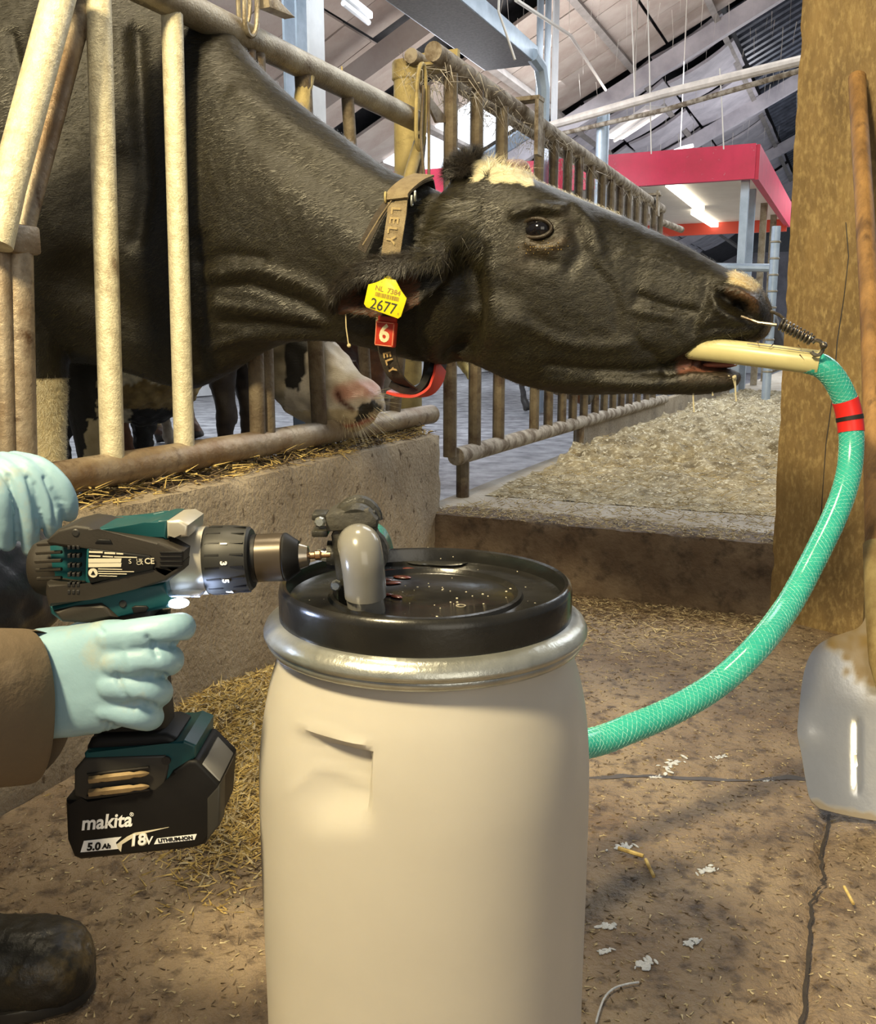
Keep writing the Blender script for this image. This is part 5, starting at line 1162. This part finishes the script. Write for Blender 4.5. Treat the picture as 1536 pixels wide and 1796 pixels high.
turned('drive_bit', [(540, 6), (552, 6), (554, 9), (562, 9), (565, 5), (580, 5)], mat('brass_steel', (.50, .30, .16), (.3, .2, .12), 60, .25, .9), 12)
# work light under the gear housing
a = MB(); a.ball(Yp(313, 1058, DD + .006), (18 * px2m, .008, 8 * px2m), 18, 12); obj('work_light', a, mat('led_glow', (.9, .95, 1), emit=(.75, .88, 1.0), es=5), dr)
wl = bpy.data.lights.new('work_light_beam', 'SPOT'); wl.energy = .35; wl.color = (.55, .68, 1.0); wl.spot_size = 1.7; wl.shadow_soft_size = .008; wlo = bpy.data.objects.new('work_light_beam', wl); col.objects.link(wlo); wlo.location = Yp(338, 1062, DD + .004); wlo.rotation_euler = (Yp(520, 1010, DD + .05) - wlo.location).to_track_quat('-Z', 'Y').to_euler()
a = MB(); a.box(Yp(330, 1036, DD + .02), (60 * px2m, .030, 8 * px2m), None, .002); obj('light_guard', a, mat('clear_guard', (.75, .80, .95), rough=.08, trans=.8, ior=1.45), dr)
# handle and foot
plate('handle', [(150, 1080), (262, 1060), (268, 1120), (292, 1300), (160, 1310), (150, 1200)], M['grip'], DD + .008, .036, .010)
plate('trigger', [(262, 1080), (290, 1078), (286, 1112), (264, 1118)], M['bk'], DD + .016, .02, .004)
plate('handle_foot', [(157, 1298), (170, 1292), (290, 1288), (308, 1296), (310, 1308), (290, 1320), (150, 1330), (150, 1312)], M['bk'], DD + .000, .05, .005)
plate('foot_band', [(147, 1322), (153, 1316), (287, 1309), (322, 1299), (343, 1308), (342, 1330), (323, 1342), (306, 1354), (298, 1372), (288, 1388), (280, 1388), (284, 1340), (150, 1344)], M['tealp'], DD - .004, .062, .004)
plate('bit_holder', [(130, 1350), (148, 1330), (290, 1325), (296, 1345), (288, 1384), (276, 1390), (150, 1405), (129, 1396)], mat('holder_dark', (.028, .026, .022), rough=.5), DD - .0055, .03, .002)
plate('holder_frame', [(151, 1358), (260, 1345), (262, 1349), (155, 1362)], M['grip'], DD - .0075, .01, .001); plate('holder_frame', [(151, 1396), (262, 1384), (262, 1388), (151, 1402)], M['grip'], DD - .0075, .01, .001)
bitm = mat('dull_bit', (.30, .22, .12), (.2, .14, .07), 50, .45, .6)
for y0 in (1368, 1391):
    a = MB(); p0, p1 = Yp(157, y0, DD - .0085), Yp(262, y0 - 12, DD - .0085); d_ = (p1 - p0); 
    a.tube([p0, p0 + d_ * .16, p0 + d_ * .2, p0 + d_ * .26, p0 + d_ * .68, p0 + d_ * .74, p0 + d_ * .86, p0 + d_ * .94, p1], [.0032, .0032, .0026, .0032, .0032, .0022, .0028, .0020, .0006], 6); obj('screw_bit', a, bitm, dr)
a = MB(); a.lathe([(0, 0), (.0035, 0), (.0035, .003), (0, .003)], Yp(291, 1335, DD - .0062), (0, 1, 0), 16); obj('screw_hole', a, M['blackrub'], dr)
bt = plate('battery', [(114, 1404), (146, 1406), (150, 1400), (276, 1392), (290, 1380), (302, 1352), (330, 1334), (344, 1334), (350, 1338), (386, 1374), (384, 1382), (380, 1450), (359, 1482), (338, 1489), (141, 1509), (129, 1504), (117, 1474)], M['bk'], DD - .006, .064, .005)
plate('release_lever', [(352, 1342), (357, 1338), (385, 1368), (386, 1378), (382, 1378)], mat('lever_grey', (.20, .20, .20), rough=.4), DD - .004, .05, .001, par=bt)
plate('battery_side', [(362, 1400), (386, 1374), (385, 1448), (362, 1476)], mat('battery_side', (.028, .027, .024), rough=.45), DD - .0066, .02, .002, par=bt)
wh = mat('battery_white', (.80, .80, .78), rough=.5)
fd = DD - .0063
dtext('lettering', 'makita', 185, 1442, .0165, wh, fd, 5, par=bt, bold=.0004, shear=.28, sx=.92); dtext('lettering', '®', 231, 1429, .0045, wh, fd, 5, par=bt)
plate('rated_panel', [(141, 1495), (147, 1475), (213, 1468), (203, 1478), (207, 1489)], wh, fd - .0001, .0006, 0, par=bt)
dtext('lettering', '5.0', 163, 1485.5, .0088, M['bk'], fd - .0004, 4, par=bt, bold=.0004, shear=.25); dtext('lettering', 'Ah', 186, 1484.5, .0056, M['bk'], fd - .0004, 4, par=bt, bold=.0003, shear=.25)
dtext('lettering', '18', 240, 1474, .0142, bpy.data.materials['printed_grey'], fd - .00005, 5, par=bt, bold=.0006, shear=.22); dtext('lettering', '18', 240, 1474, .0132, wh, fd - .0004, 5, par=bt, bold=.0003, shear=.22); dtext('lettering', 'V', 260, 1475, .0092, wh, fd - .0004, 5, par=bt, bold=.0002, shear=.22)
plate('swoosh', [(212, 1494), (202, 1483), (222, 1468), (236, 1461), (296, 1451), (240, 1465), (214, 1481)], bpy.data.materials['printed_grey'], fd, .0005, 0, par=bt)
plate('chemistry_panel', [(270, 1481), (275, 1471), (345, 1463), (341, 1473)], wh, fd, .0005, 0, par=bt); dtext('lettering', 'LITHIUM-ION', 307.5, 1472.2, .0043, M['bk'], fd - .0003, 6, par=bt, bold=.00018, sx=1.08)

# ================================================================== the person crouching at the left, mostly outside the frame
per = thing('person', 'person in dirty brown coverall, light blue gloves and black boots crouching at the drill', 'person', (-.78, .45, 0))
M['glove'] = mat('blue_nitrile', (.27, .43, .52), (.24, .39, .47), 9, .45, sss=.15, ssc=(.5, .8, 1), c3=(.40, .36, .22), scale3=14, thr3=(.58, .80), bump=.4, bscale=60, bdist=.0012)
M['suit'] = mat('brown_coverall', (.105, .075, .045), (.13, .095, .06), 6, .8, bump=.5, bscale=40, c3=(.16, .12, .08), scale3=20, thr3=(.6, .75))
M['dark_pants'] = mat('dark_waterproof', (.022, .024, .032), (.034, .036, .044), 8, .35, bump=.5, bscale=25)
def chain(mb, rows, n=16, k=5, flat=1.0):
    R = crm([(*p, r) for p, r in rows], k); mb.tube(R[:, :3], list(R[:, 3]), n, flat=flat); 
    mb.ball(R[0, :3], R[0, 3], 14, 10); mb.ball(R[-1, :3], R[-1, 3], 14, 10)
Yq = lambda x, y, d: tuple(Yp(x, y, d))
def glove(nm, mb, brushes, m=M['glove'], vs=.0016, it=4):
    me = voxel(mb, vs, it); co = get_co(me); no = get_no(me); px, py = proj(co); P = np.stack([px, py], 1)
    f = (no @ np.array((0, -1, 0)) > .1) * 1.0; D = np.zeros(len(co))
    for L, r, amp in brushes: D += amp * np.exp(-(dseg(P, L) / r) ** 2) * f
    D += .00018 * vnoise(co, 55, 5)
    set_co(me, co + no * D[:, None]); off = root_loc(per); me.transform(Matrix.Translation(-off)); me.shade_smooth(); me.materials.clear(); me.materials.append(m); me.name = nm
    o = bpy.data.objects.new(nm, me); col.objects.link(o); o.parent = per; return o
# right hand round the drill handle, back of the hand to the camera
mb = MB()
ring_loft(mb, [(Yq(50, 1108, .690), Yq(48, 1290, .690), .032, 0), (Yq(90, 1102, .690), Yq(90, 1291, .690), .027, 0), (Yq(140, 1096, .682), Yq(140, 1288, .684), .022, 0), (Yq(185, 1088, .672), Yq(180, 1284, .676), .0175, 0), (Yq(222, 1090, .668), Yq(212, 1274, .672), .0145, 0), (Yq(246, 1100, .670), Yq(232, 1262, .674), .010, 0)], 5, 36, 2.6)
chain(mb, [(Yq(195, 1120, .668), .0128), (Yq(250, 1112, .664), .0124), (Yq(300, 1104, .668), .0118), (Yq(318, 1100, .682), .0112), (Yq(310, 1098, .702), .0100), (Yq(290, 1096, .716), .009)])
chain(mb, [(Yq(205, 1160, .664), .0128), (Yq(255, 1156, .662), .0126), (Yq(287, 1157, .668), .0124), (Yq(296, 1158, .686), .0116), (Yq(285, 1158, .712), .0104), (Yq(245, 1158, .742), .0098), (Yq(215, 1160, .738), .008)])
chain(mb, [(Yq(198, 1200, .664), .0126), (Yq(245, 1205, .663), .0124), (Yq(268, 1212, .669), .0122), (Yq(277, 1214, .688), .0114), (Yq(262, 1214, .714), .0102), (Yq(230, 1212, .738), .0096), (Yq(205, 1212, .732), .008)])
chain(mb, [(Yq(190, 1240, .668), .0118), (Yq(232, 1250, .666), .0116), (Yq(256, 1256, .672), .0112), (Yq(263, 1257, .688), .0104), (Yq(250, 1257, .712), .0094), (Yq(220, 1256, .730), .0088), (Yq(200, 1256, .726), .0075)])
chain(mb, [(Yq(100, 1150, .705), .016), (Yq(140, 1120, .735), .0135), (Yq(190, 1105, .748), .0115), (Yq(240, 1105, .745), .0098)])
glove('right_glove', mb, [([(268, 1132), (300, 1132), (330, 1130)], 5, -.004), ([(255, 1182), (290, 1186)], 5, -.004), ([(240, 1232), (270, 1238)], 5, -.004), ([(258, 1118), (268, 1135), (275, 1150)], 5, -.0022), ([(222, 1140), (232, 1175)], 9, .0012), ([(205, 1185), (216, 1216), (236, 1240)], 5, -.0018), ([(246, 1235), (262, 1245)], 4, -.002), ([(182, 1290), (186, 1268)], 4, -.0015), ([(194, 1290), (197, 1270)], 3, -.0015), ([(170, 1095), (180, 1108)], 4, -.0015), ([(80, 1280), (78, 1240)], 4, -.0012)])
# left hand : four fingers hanging over, behind the drill
mb = MB(); FD = .79
ring_loft(mb, [(Yq(-200, 740, FD + .02), Yq(-190, 860, FD + .02), .03, 0), (Yq(-120, 770, FD), Yq(-110, 900, FD), .026, 0), (Yq(-50, 790, FD + .005), Yq(-50, 870, FD + .005), .018, 0), (Yq(5, 802, FD + .008), Yq(0, 846, FD + .008), .010, 0), (Yq(40, 812, FD + .012), Yq(36, 838, FD + .012), .007, 0)], 5, 30, 2.4)
for rows in ([(-60, 815, .0), (-30, 830, -.010), (0, 868, -.016), (10, 915, -.012), (12, 952, -.004)], [(-20, 813, .010), (18, 830, .0), (42, 868, -.004), (51, 918, -.002), (54, 962, .004)], [(5, 811, .018), (46, 824, .008), (76, 860, .006), (90, 902, .008), (92, 932, .014)], [(25, 810, .026), (70, 820, .018), (104, 848, .016), (119, 878, .018), (121, 900, .022)]):
    chain(mb, [(Yq(x, y, FD + d), r) for (x, y, d), r in zip(rows, (.0098, .0094, .0087, .0084, .0078))])
chain(mb, [(Yq(-100, 860, FD + .01), .014), (Yq(-60, 920, FD + .02), .011), (Yq(-20, 960, FD + .03), .010)])
glove('left_glove', mb, [([(14, 835), (27, 890), (30, 950)], 4, -.002), ([(48, 838), (61, 890), (66, 930)], 4, -.002), ([(78, 838), (93, 880), (97, 920)], 4, -.002), ([(60, 850), (68, 900)], 4, -.0015), ([(92, 860), (100, 890)], 4, -.0012), ([(100, 875), (116, 880)], 3, -.0005)])
tt_ = Gp(168, 1735)
# clothed body : arms, torso, thighs, shins as one skin
mb = MB()
chain(mb, [(Yq(-100, 1240, .66), .045), (Yq(-160, 1245, .68), .052), (Yq(-260, 1245, .68), .055), ((-.53, .60, .70), .060), ((-.74, .50, .93), .075)], 24)
chain(mb, [(Yq(-170, 800, .81), .036), ((-.56, .80, .78), .050), ((-.66, .70, .82), .058), ((-.76, .60, .95), .075)], 20)
sleeve_end = MB()
ring_loft(mb, [((-.92, .42, .44), (-.84, .42, .26), .15, 0), ((-.93, .43, .54), (-.76, .43, .38), .16, 0), ((-.92, .46, .78), (-.68, .46, .68), .15, 0), ((-.86, .52, .98), (-.64, .52, .86), .18, 0), ((-.80, .55, 1.07), (-.64, .55, .98), .13, 0), ((-.76, .56, 1.13), (-.66, .56, 1.05), .055, 0)], 5, 32)
me = voxel(mb, .007, 6); co = get_co(me); set_co(me, co + get_no(me) * (.003 * vnoise(co, 28, 1) + .0016 * vnoise(co, 70, 2))[:, None]); fin(me, 'coverall', per, M['suit'])
a = MB()   # sleeve cuff with a thick hem
cA, cB = Yp(66, 1200, .690), Yp(-30, 1236, .695); prs = []
for (x0, y0, x1, y1, dd, hw) in ((64, 1104, 50, 1372, .690, .048), (76, 1190, 62, 1200, .690, .0), ):
    pass
ring_loft(a, [(Yq(-90, 1104, .625), Yq(-90, 1378, .625), .042, 0), (Yq(0, 1104, .655), Yq(0, 1375, .655), .040, 0), (Yq(50, 1105, .672), Yq(38, 1371, .672), .036, 0), (Yq(56, 1107, .674), Yq(43, 1366, .674), .034, 0)], 4, 40, 2.2)
obj('sleeve_cuff', a, M['suit'], per)
mb = MB()
chain(mb, [((-.84, .44, .38), .12), ((-.66, .66, .50), .10), (Yq(-50, 1030, .90), .078), (Yq(-30, 1020, .90), .066)], 24)
chain(mb, [(Yq(-40, 1030, .91), .070), ((-.54, .93, .42), .060), ((-.575, .945, .22), .052), ((tt_.x - .22, tt_.y - .025, .14), .05)], 20)
chain(mb, [((-.84, .38, .36), .12), ((-.70, .34, .24), .10), ((-.56, .30, .09), .075), ((-.74, .20, .065), .055), ((-.88, .12, .06), .048)], 20)
me = voxel(mb, .006, 5); co = get_co(me); set_co(me, co + get_no(me) * (.003 * vnoise(co, 30, 3) + .002 * vnoise(co, 60, 2))[:, None]); fin(me, 'trousers', per, M['dark_pants'])
# boots
M['boot'] = mat('muddy_rubber_boot', (.012, .012, .011), (.022, .020, .016), 18, .28, c3=(.13, .095, .04), scale3=11, thr3=(.58, .72), bump=.6, bscale=60, rough2=.5)
def boot(toe, heel, z=0.0, hgt=.26):
    t, h = Vector(toe), Vector(heel); d = (t - h).normalized(); L = (t - h).length; mb = MB()
    at = lambda k, zz: tuple(h + d * L * k + Vector((0, 0, zz)))
    ring_loft(mb, [(at(.0, .07), at(.0, .005), .024, 0), (at(.06, .11), at(.05, .0), .036, -.1), (at(.25, .13), at(.25, .0), .040, -.1), (at(.45, .105), at(.45, .0), .044, -.15), (at(.65, .088), at(.65, .0), .050, -.15), (at(.82, .082), at(.82, .0), .052, -.1), (at(.93, .070), at(.93, .002), .043, -.05), (at(.985, .050), at(.985, .008), .024, 0), (at(1.0, .034), at(1.0, .014), .010, 0)], 5, 32, 2.5)
    a_ = h + d * L * .18
    mb.tube([a_ + Vector((0, 0, .04)), a_ + Vector((0, 0, .12)), a_ - d * .01 + Vector((0, 0, hgt))], [.05, .054, .062], 22)
    me = voxel(mb, .0035, 4); co = get_co(me); no = get_no(me); top = (no[:, 2] > .1)
    set_co(me, co + no * (.0012 * vnoise(co, 60, 1) + .0008 * vnoise(co, 160, 2) * top)[:, None]); b = fin(me, 'boot', per, M['boot'])
    sm = MB(); pts = []
    for k in range(22):
        s = 2 * PI * k / 22; q = .5 + .5 * math.cos(s); wv = .055 * (abs(math.sin(s)) ** .7) * (1 if math.sin(s) > 0 else -1) * (.75 + .3 * q); pts.append(h + d * L * q + d.cross(Vector((0, 0, 1))) * wv + Vector((0, 0, .0)))
    sm.prism(pts, (0, 0, .014), .002); off_ = root_loc(per); so = obj('sole', sm, M['blackrub'], b)
    so.data.transform(Matrix.Identity(4)); return b
tt = Gp(168, 1735); boot((tt.x, tt.y, 0), (tt.x - .27, tt.y - .03, 0))
boot((-1.04, -.02, 0), (-.84, .16, 0), hgt=.10)
# head : bowed towards the drill
mb = MB(); hc = Vector((-.64, .58, 1.24))
mb.ball(hc, (.098, .076, .112), 28, 20); mb.ball(hc + Vector((.035, 0, -.055)), (.062, .056, .062), 20, 14); mb.ball(hc + Vector((.100, 0, -.015)), (.018, .011, .022), 12, 8); mb.ball(hc + Vector((.085, 0, -.062)), (.018, .024, .012), 12, 8)
for s in (-1, 1): mb.ball(hc + Vector((.0, .078 * s, -.005)), (.018, .008, .030), 12, 8); mb.ball(hc + Vector((.083, .030 * s, .022)), (.016, .020, .008), 12, 8)
mb.tube([hc + Vector((-.02, 0, -.06)), hc + Vector((-.05, 0, -.17))], [.055, .062], 20)
me = voxel(mb, .0035, 5); fin(me, 'head', per, mat('skin_tone', (.52, .32, .23), rough=.5, sss=.2))
for s in (-1, 1): a = MB(); a.ball(hc + Vector((.084, .030 * s, .006)), .011, 12, 8); obj('eye', a, M['eye'] if 'eye' in M else M['bk'], per)
a = MB(); a.lathe([(.103, 0), (.104, .03), (.090, .075), (.05, .102), (0, .11)], hc + Vector((-.01, 0, .028)), (0, 0, 1), 28); obj('knit_cap', a, M['dark_pants'], per)
# ================================================================== other cows behind the gates
def herd_cow(label, base, head_u, neck, rows_h, belly=.60, back=1.38, patches=(2.2, .3, 0), cols=((.03, .026, .02), (.62, .55, .40)), body_len=2.0, face=None, vs=.014, shaggy=0.0, legs=((-.35, .14), (-.42, -.14), (-1.95, .16), (-1.90, -.16)), fn=None, width=.30, name='cow', hd=1.0):
    """stands along u: base = (u of the chest, w, 0); neck / head rows in barn coordinates (u, dw, z, half height, half width)"""
    u0, w0 = base; t = thing('cow', label, 'cow', B(u0 - 1, w0, 0)); mb = MB()
    bd = [(-body_len - .1, back - .25, back - .45, .10), (-body_len, back - .08, belly + .25, .20), (-body_len + .3, back, belly + .08, width * .92), (-body_len * .55, back - .02, belly - .04, width * 1.12), (-.55, back - .02, belly, width), (-.15, back - .05, belly + .04, width * .85), (.05, back - .18, belly + .15, width * .6), (.15, back - .3, belly + .28, width * .35)]
    ring_loft(mb, [(tuple(B(u0 + u, w0, zt)), tuple(B(u0 + u, w0, zb)), hw, 0) for u, zt, zb, hw in bd], 5, 32)
    if neck: ring_loft(mb, [(tuple(B(u, w0 + dw, z + hh)), tuple(B(u, w0 + dw, z - hh)), hw, 0) for u, dw, z, hh, hw in neck], 5, 26)
    if rows_h: ring_loft(mb, [(tuple(p), tuple(q), hw, .1) for p, q, hw in rows_h], 5, 32, 2.5)
    for (du, dl) in legs:
        front = du > -1
        rs = FL if front else HL
        R = crm([(*B(u0 + du + a_, w0 - dl, z * (belly + .1) / .78 if z > .5 else z), r * .92) for a_, b_, z, r in rs], 4); mb.tube(R[:, :3], list(R[:, 3]), 14)
    if fn: fn(mb)
    me = voxel(mb, vs, 4); co = get_co(me); no = get_no(me); co = co + no * (.004 * vnoise(co, 30, 1) * (1 + shaggy))[:, None]; set_co(me, co)
    n = vnoise(co * np.array([1, 1, .8]), patches[0], patches[2]); n2 = vnoise(co, 30, 7); k = 1 / (1 + np.exp(-(n - patches[1] + .12 * n2) * 14))
    C = np.outer(1 - k, cols[0]) + np.outer(k, cols[1]); C *= (1 + .25 * n2)[:, None].clip(.6, 1.4)
    w = np.zeros(len(co))
    if face: C, w = face(co, no, C, w)
    hoof = co[:, 2] < .05; C[hoof] = (.03, .025, .02)
    set_attr(me, 'coat', C.clip(0, 1)); set_attr(me, 'wet', np.stack([w] * 3, 1)); fin(me, 'skin', t, M['coat']); return t, co, no, C
def pxrows(w, rows): return [(Wp(a, b, w), Wp(c, d, w), hw) for a, b, c, d, hw in rows]
# white-faced cow with its muzzle on the bottom rail
wB = 2.16
def faceB(co, no, C, w):
    px, py = proj(co); P = np.stack([px, py], 1); hd = (px > 500) & (co[:, 2] > .3) & (co[:, 2] < 1.2) & (co @ np.array(UV) > -1.62)
    n = vnoise(co, 25, 2) * 5
    white = hd & (px + n > 545 - (py - 600) * .25) | (hd & (py > 685 + n)); C[white] = (.72, .66, .55); C[hd & ~white] = (.02, .018, .015)
    low = hd & (py > 720); C[low] = (.62, .52, .34)
    pk = np.clip(np.exp(-(dseg(P, [(598, 690), (625, 682), (652, 682)]) / 17) ** 4), 0, 1)[:, None] * hd[:, None]; C = C * (1 - pk) + np.array((.62, .34, .26)) * pk
    bk = (hd & (dseg(P, [(630, 726), (642, 716), (655, 712)]) < 9 + n)); C[bk] = (.03, .03, .028)
    dk = np.exp(-(dseg(P, [(592, 690), (598, 704), (618, 718)]) / 5) ** 2)[:, None] * hd[:, None]; C = C * (1 - dk) + np.array((.10, .035, .025)) * dk
    lip = np.exp(-(dseg(P, [(598, 748), (625, 746), (654, 734)]) / 3.5) ** 2)[:, None] * hd[:, None]; C = C * (1 - lip) + np.array((.50, .20, .14)) * lip
    w = np.exp(-(dseg(P, [(605, 700), (650, 700)]) / 24) ** 2) * hd
    return C, w
cb, cbco, cbno, _ = herd_cow('black and white cow resting its pink muzzle on the near bottom rail', (-2.05, wB + .24), 0,
    [(-2.1, -.05, .95, .30, .22), (-1.8, -.15, .92, .22, .12), (-1.58, -.22, .90, .16, .09), (-1.45, -.25, .86, .12, .07)],
    pxrows(wB, [(470, 520, 440, 640, .075), (520, 540, 480, 690, .085), (560, 575, 520, 730, .08), (590, 610, 545, 745, .068), (625, 655, 566, 752, .060), (650, 670, 590, 758, .062), (664, 690, 615, 759, .054), (668, 710, 640, 752, .034)]),
    face=faceB, vs=.0085, patches=(2.6, .2, 1), width=.24)
a = MB(); rr = random.Random(6); bx, by = proj(cbco); fr_ = np.nonzero((cbno @ np.array(WV) < .3) & (bx > 590) & (bx < 690) & (by > 660) & (by < 770))[0]
hw_ = hair_w
for i in range(170):
    j = fr_[rr.randrange(len(fr_))]; p = Vector(cbco[j]); n_ = Vector(cbno[j])
    if by[j] < 725 and bx[j] < 655: continue
    a.strand(p, p + n_ * rr.uniform(.02, .06) + Vector((.015, 0, -.012)), .0005)
tag(obj('whiskers', a, hw_, cb, smooth=False, rec=False), kind='stuff')
# shaggy white-bellied cow standing behind the big one
wC = 3.05
def legsC(mb):
    p = Wp(245, 690, wC)
    ring_loft(mb, [(tuple(Wp(x0, y0, wC)), tuple(Wp(x1, y1, wC)), hw, 0) for x0, y0, x1, y1, hw in ((150, 560, 150, 640, .10), (195, 570, 190, 690, .16), (235, 580, 230, 738, .19), (280, 590, 280, 742, .17), (325, 600, 325, 700, .12), (345, 620, 345, 660, .05))], 5, 26)
uC = Wp(330, 640, wC).dot(UV)
def faceC(co, no, C, w):
    px, py = proj(co); u = co @ np.array(UV); z = co[:, 2]; n = vnoise(co, 14, 4); n2 = vnoise(co, 60, 2)
    low = (z < .78 + .05 * n) & (u > uC - .75); C[low] = np.array((.85, .76, .52)); mud = low & (z < .56 + .03 * n + .02 * n2) & (z > .42); C[mud] = (.34, .24, .09)
    lg = (z < .45); n = vnoise(co, 7, 4); C[lg & (n > .1)] = (.66, .58, .40); C[lg & ~(n > .1)] = (.02, .018, .015)
    return C * (1 + .3 * n2)[:, None].clip(.6, 1.4), w
herd_cow('black cow with shaggy dirty white brisket standing behind the big black cow', (uC - .15, wC), 0, None, None, belly=.52, fn=legsC, face=faceC, vs=.011, shaggy=1.2, legs=((-.42, .15), (-.25, -.15), (-1.95, .16), (-1.9, -.16)), patches=(3, .5, 2))
# dark legs of the next cow, right of the second bright bar
uD = Wp(480, 690, 3.75).dot(UV)
herd_cow('dark cow standing further back between the gate bars', (uD + .15, 3.75), 0, [(uD - .05, 0, 1.1, .22, .16), (uD + .25, 0, 1.0, .18, .11), (uD + .45, 0, .95, .13, .09), (uD + .62, 0, .90, .08, .06)], None, patches=(2.2, 1.2, 3), cols=((.045, .032, .022), (.5, .4, .25)), vs=.016)
# cow with yellowish brown fur seen through the far gate under the jaw
wE = 5.5; uE = Wp(812, 660, wE).dot(UV)
herd_cow('tan and brown cow behind the first slats of the far feed gate', (uE - .3, wE), 0, [(uE - .45, 0, .98, .24, .16), (uE - .25, 0, .86, .18, .12), (uE - .08, 0, .72, .12, .10), (uE + .02, 0, .60, .10, .08), (uE + .05, 0, .5, .06, .06)], None, patches=(3.2, .1, 4), cols=((.10, .045, .022), (.50, .38, .12)), vs=.014)
# cow eating through the far gate: brown and white muzzle low behind the bars
wF = 4.55
def faceF(co, no, C, w):
    px, py = proj(co); hd = (co @ np.array(UV) > -1.5) & (co[:, 2] < .7); C[hd] = (.05, .045, .045); C[hd & ((px < 1020) | (px > 1048)) & (py > 690)] = (.36, .15, .06); C[hd & (px > 1058)] = (.75, .72, .66); C[hd & (px < 1004)] = (.45, .36, .24); return C, w
herd_cow('red and white cow lowering its muzzle behind the far bottom rail', (-2.0, wF), 0, [(-2.0, 0, .95, .22, .15), (-1.7, 0, .78, .16, .12), (-1.45, 0, .60, .12, .10), (-1.28, 0, .50, .09, .075), (-1.2, .0, .46, .06, .06)], None, face=faceF, patches=(2.6, .2, 5), cols=((.22, .09, .035), (.6, .52, .4)), vs=.015)
# a cow far down the alley seen between the drooling jaw and the gate upright
wG = 9.4; uG = Wp(1258, 690, wG).dot(UV)
herd_cow('small distant dark cow standing at the end of the feed table below the jaw', (uG + .1, wG), 0, [(uG + .15, 0, 1.1, .2, .15), (uG + .45, 0, .85, .16, .11), (uG + .6, 0, .55, .11, .09), (uG + .66, 0, .38, .08, .07)], None, patches=(2.4, .9, 6), cols=((.05, .045, .045), (.5, .45, .4)), vs=.022)
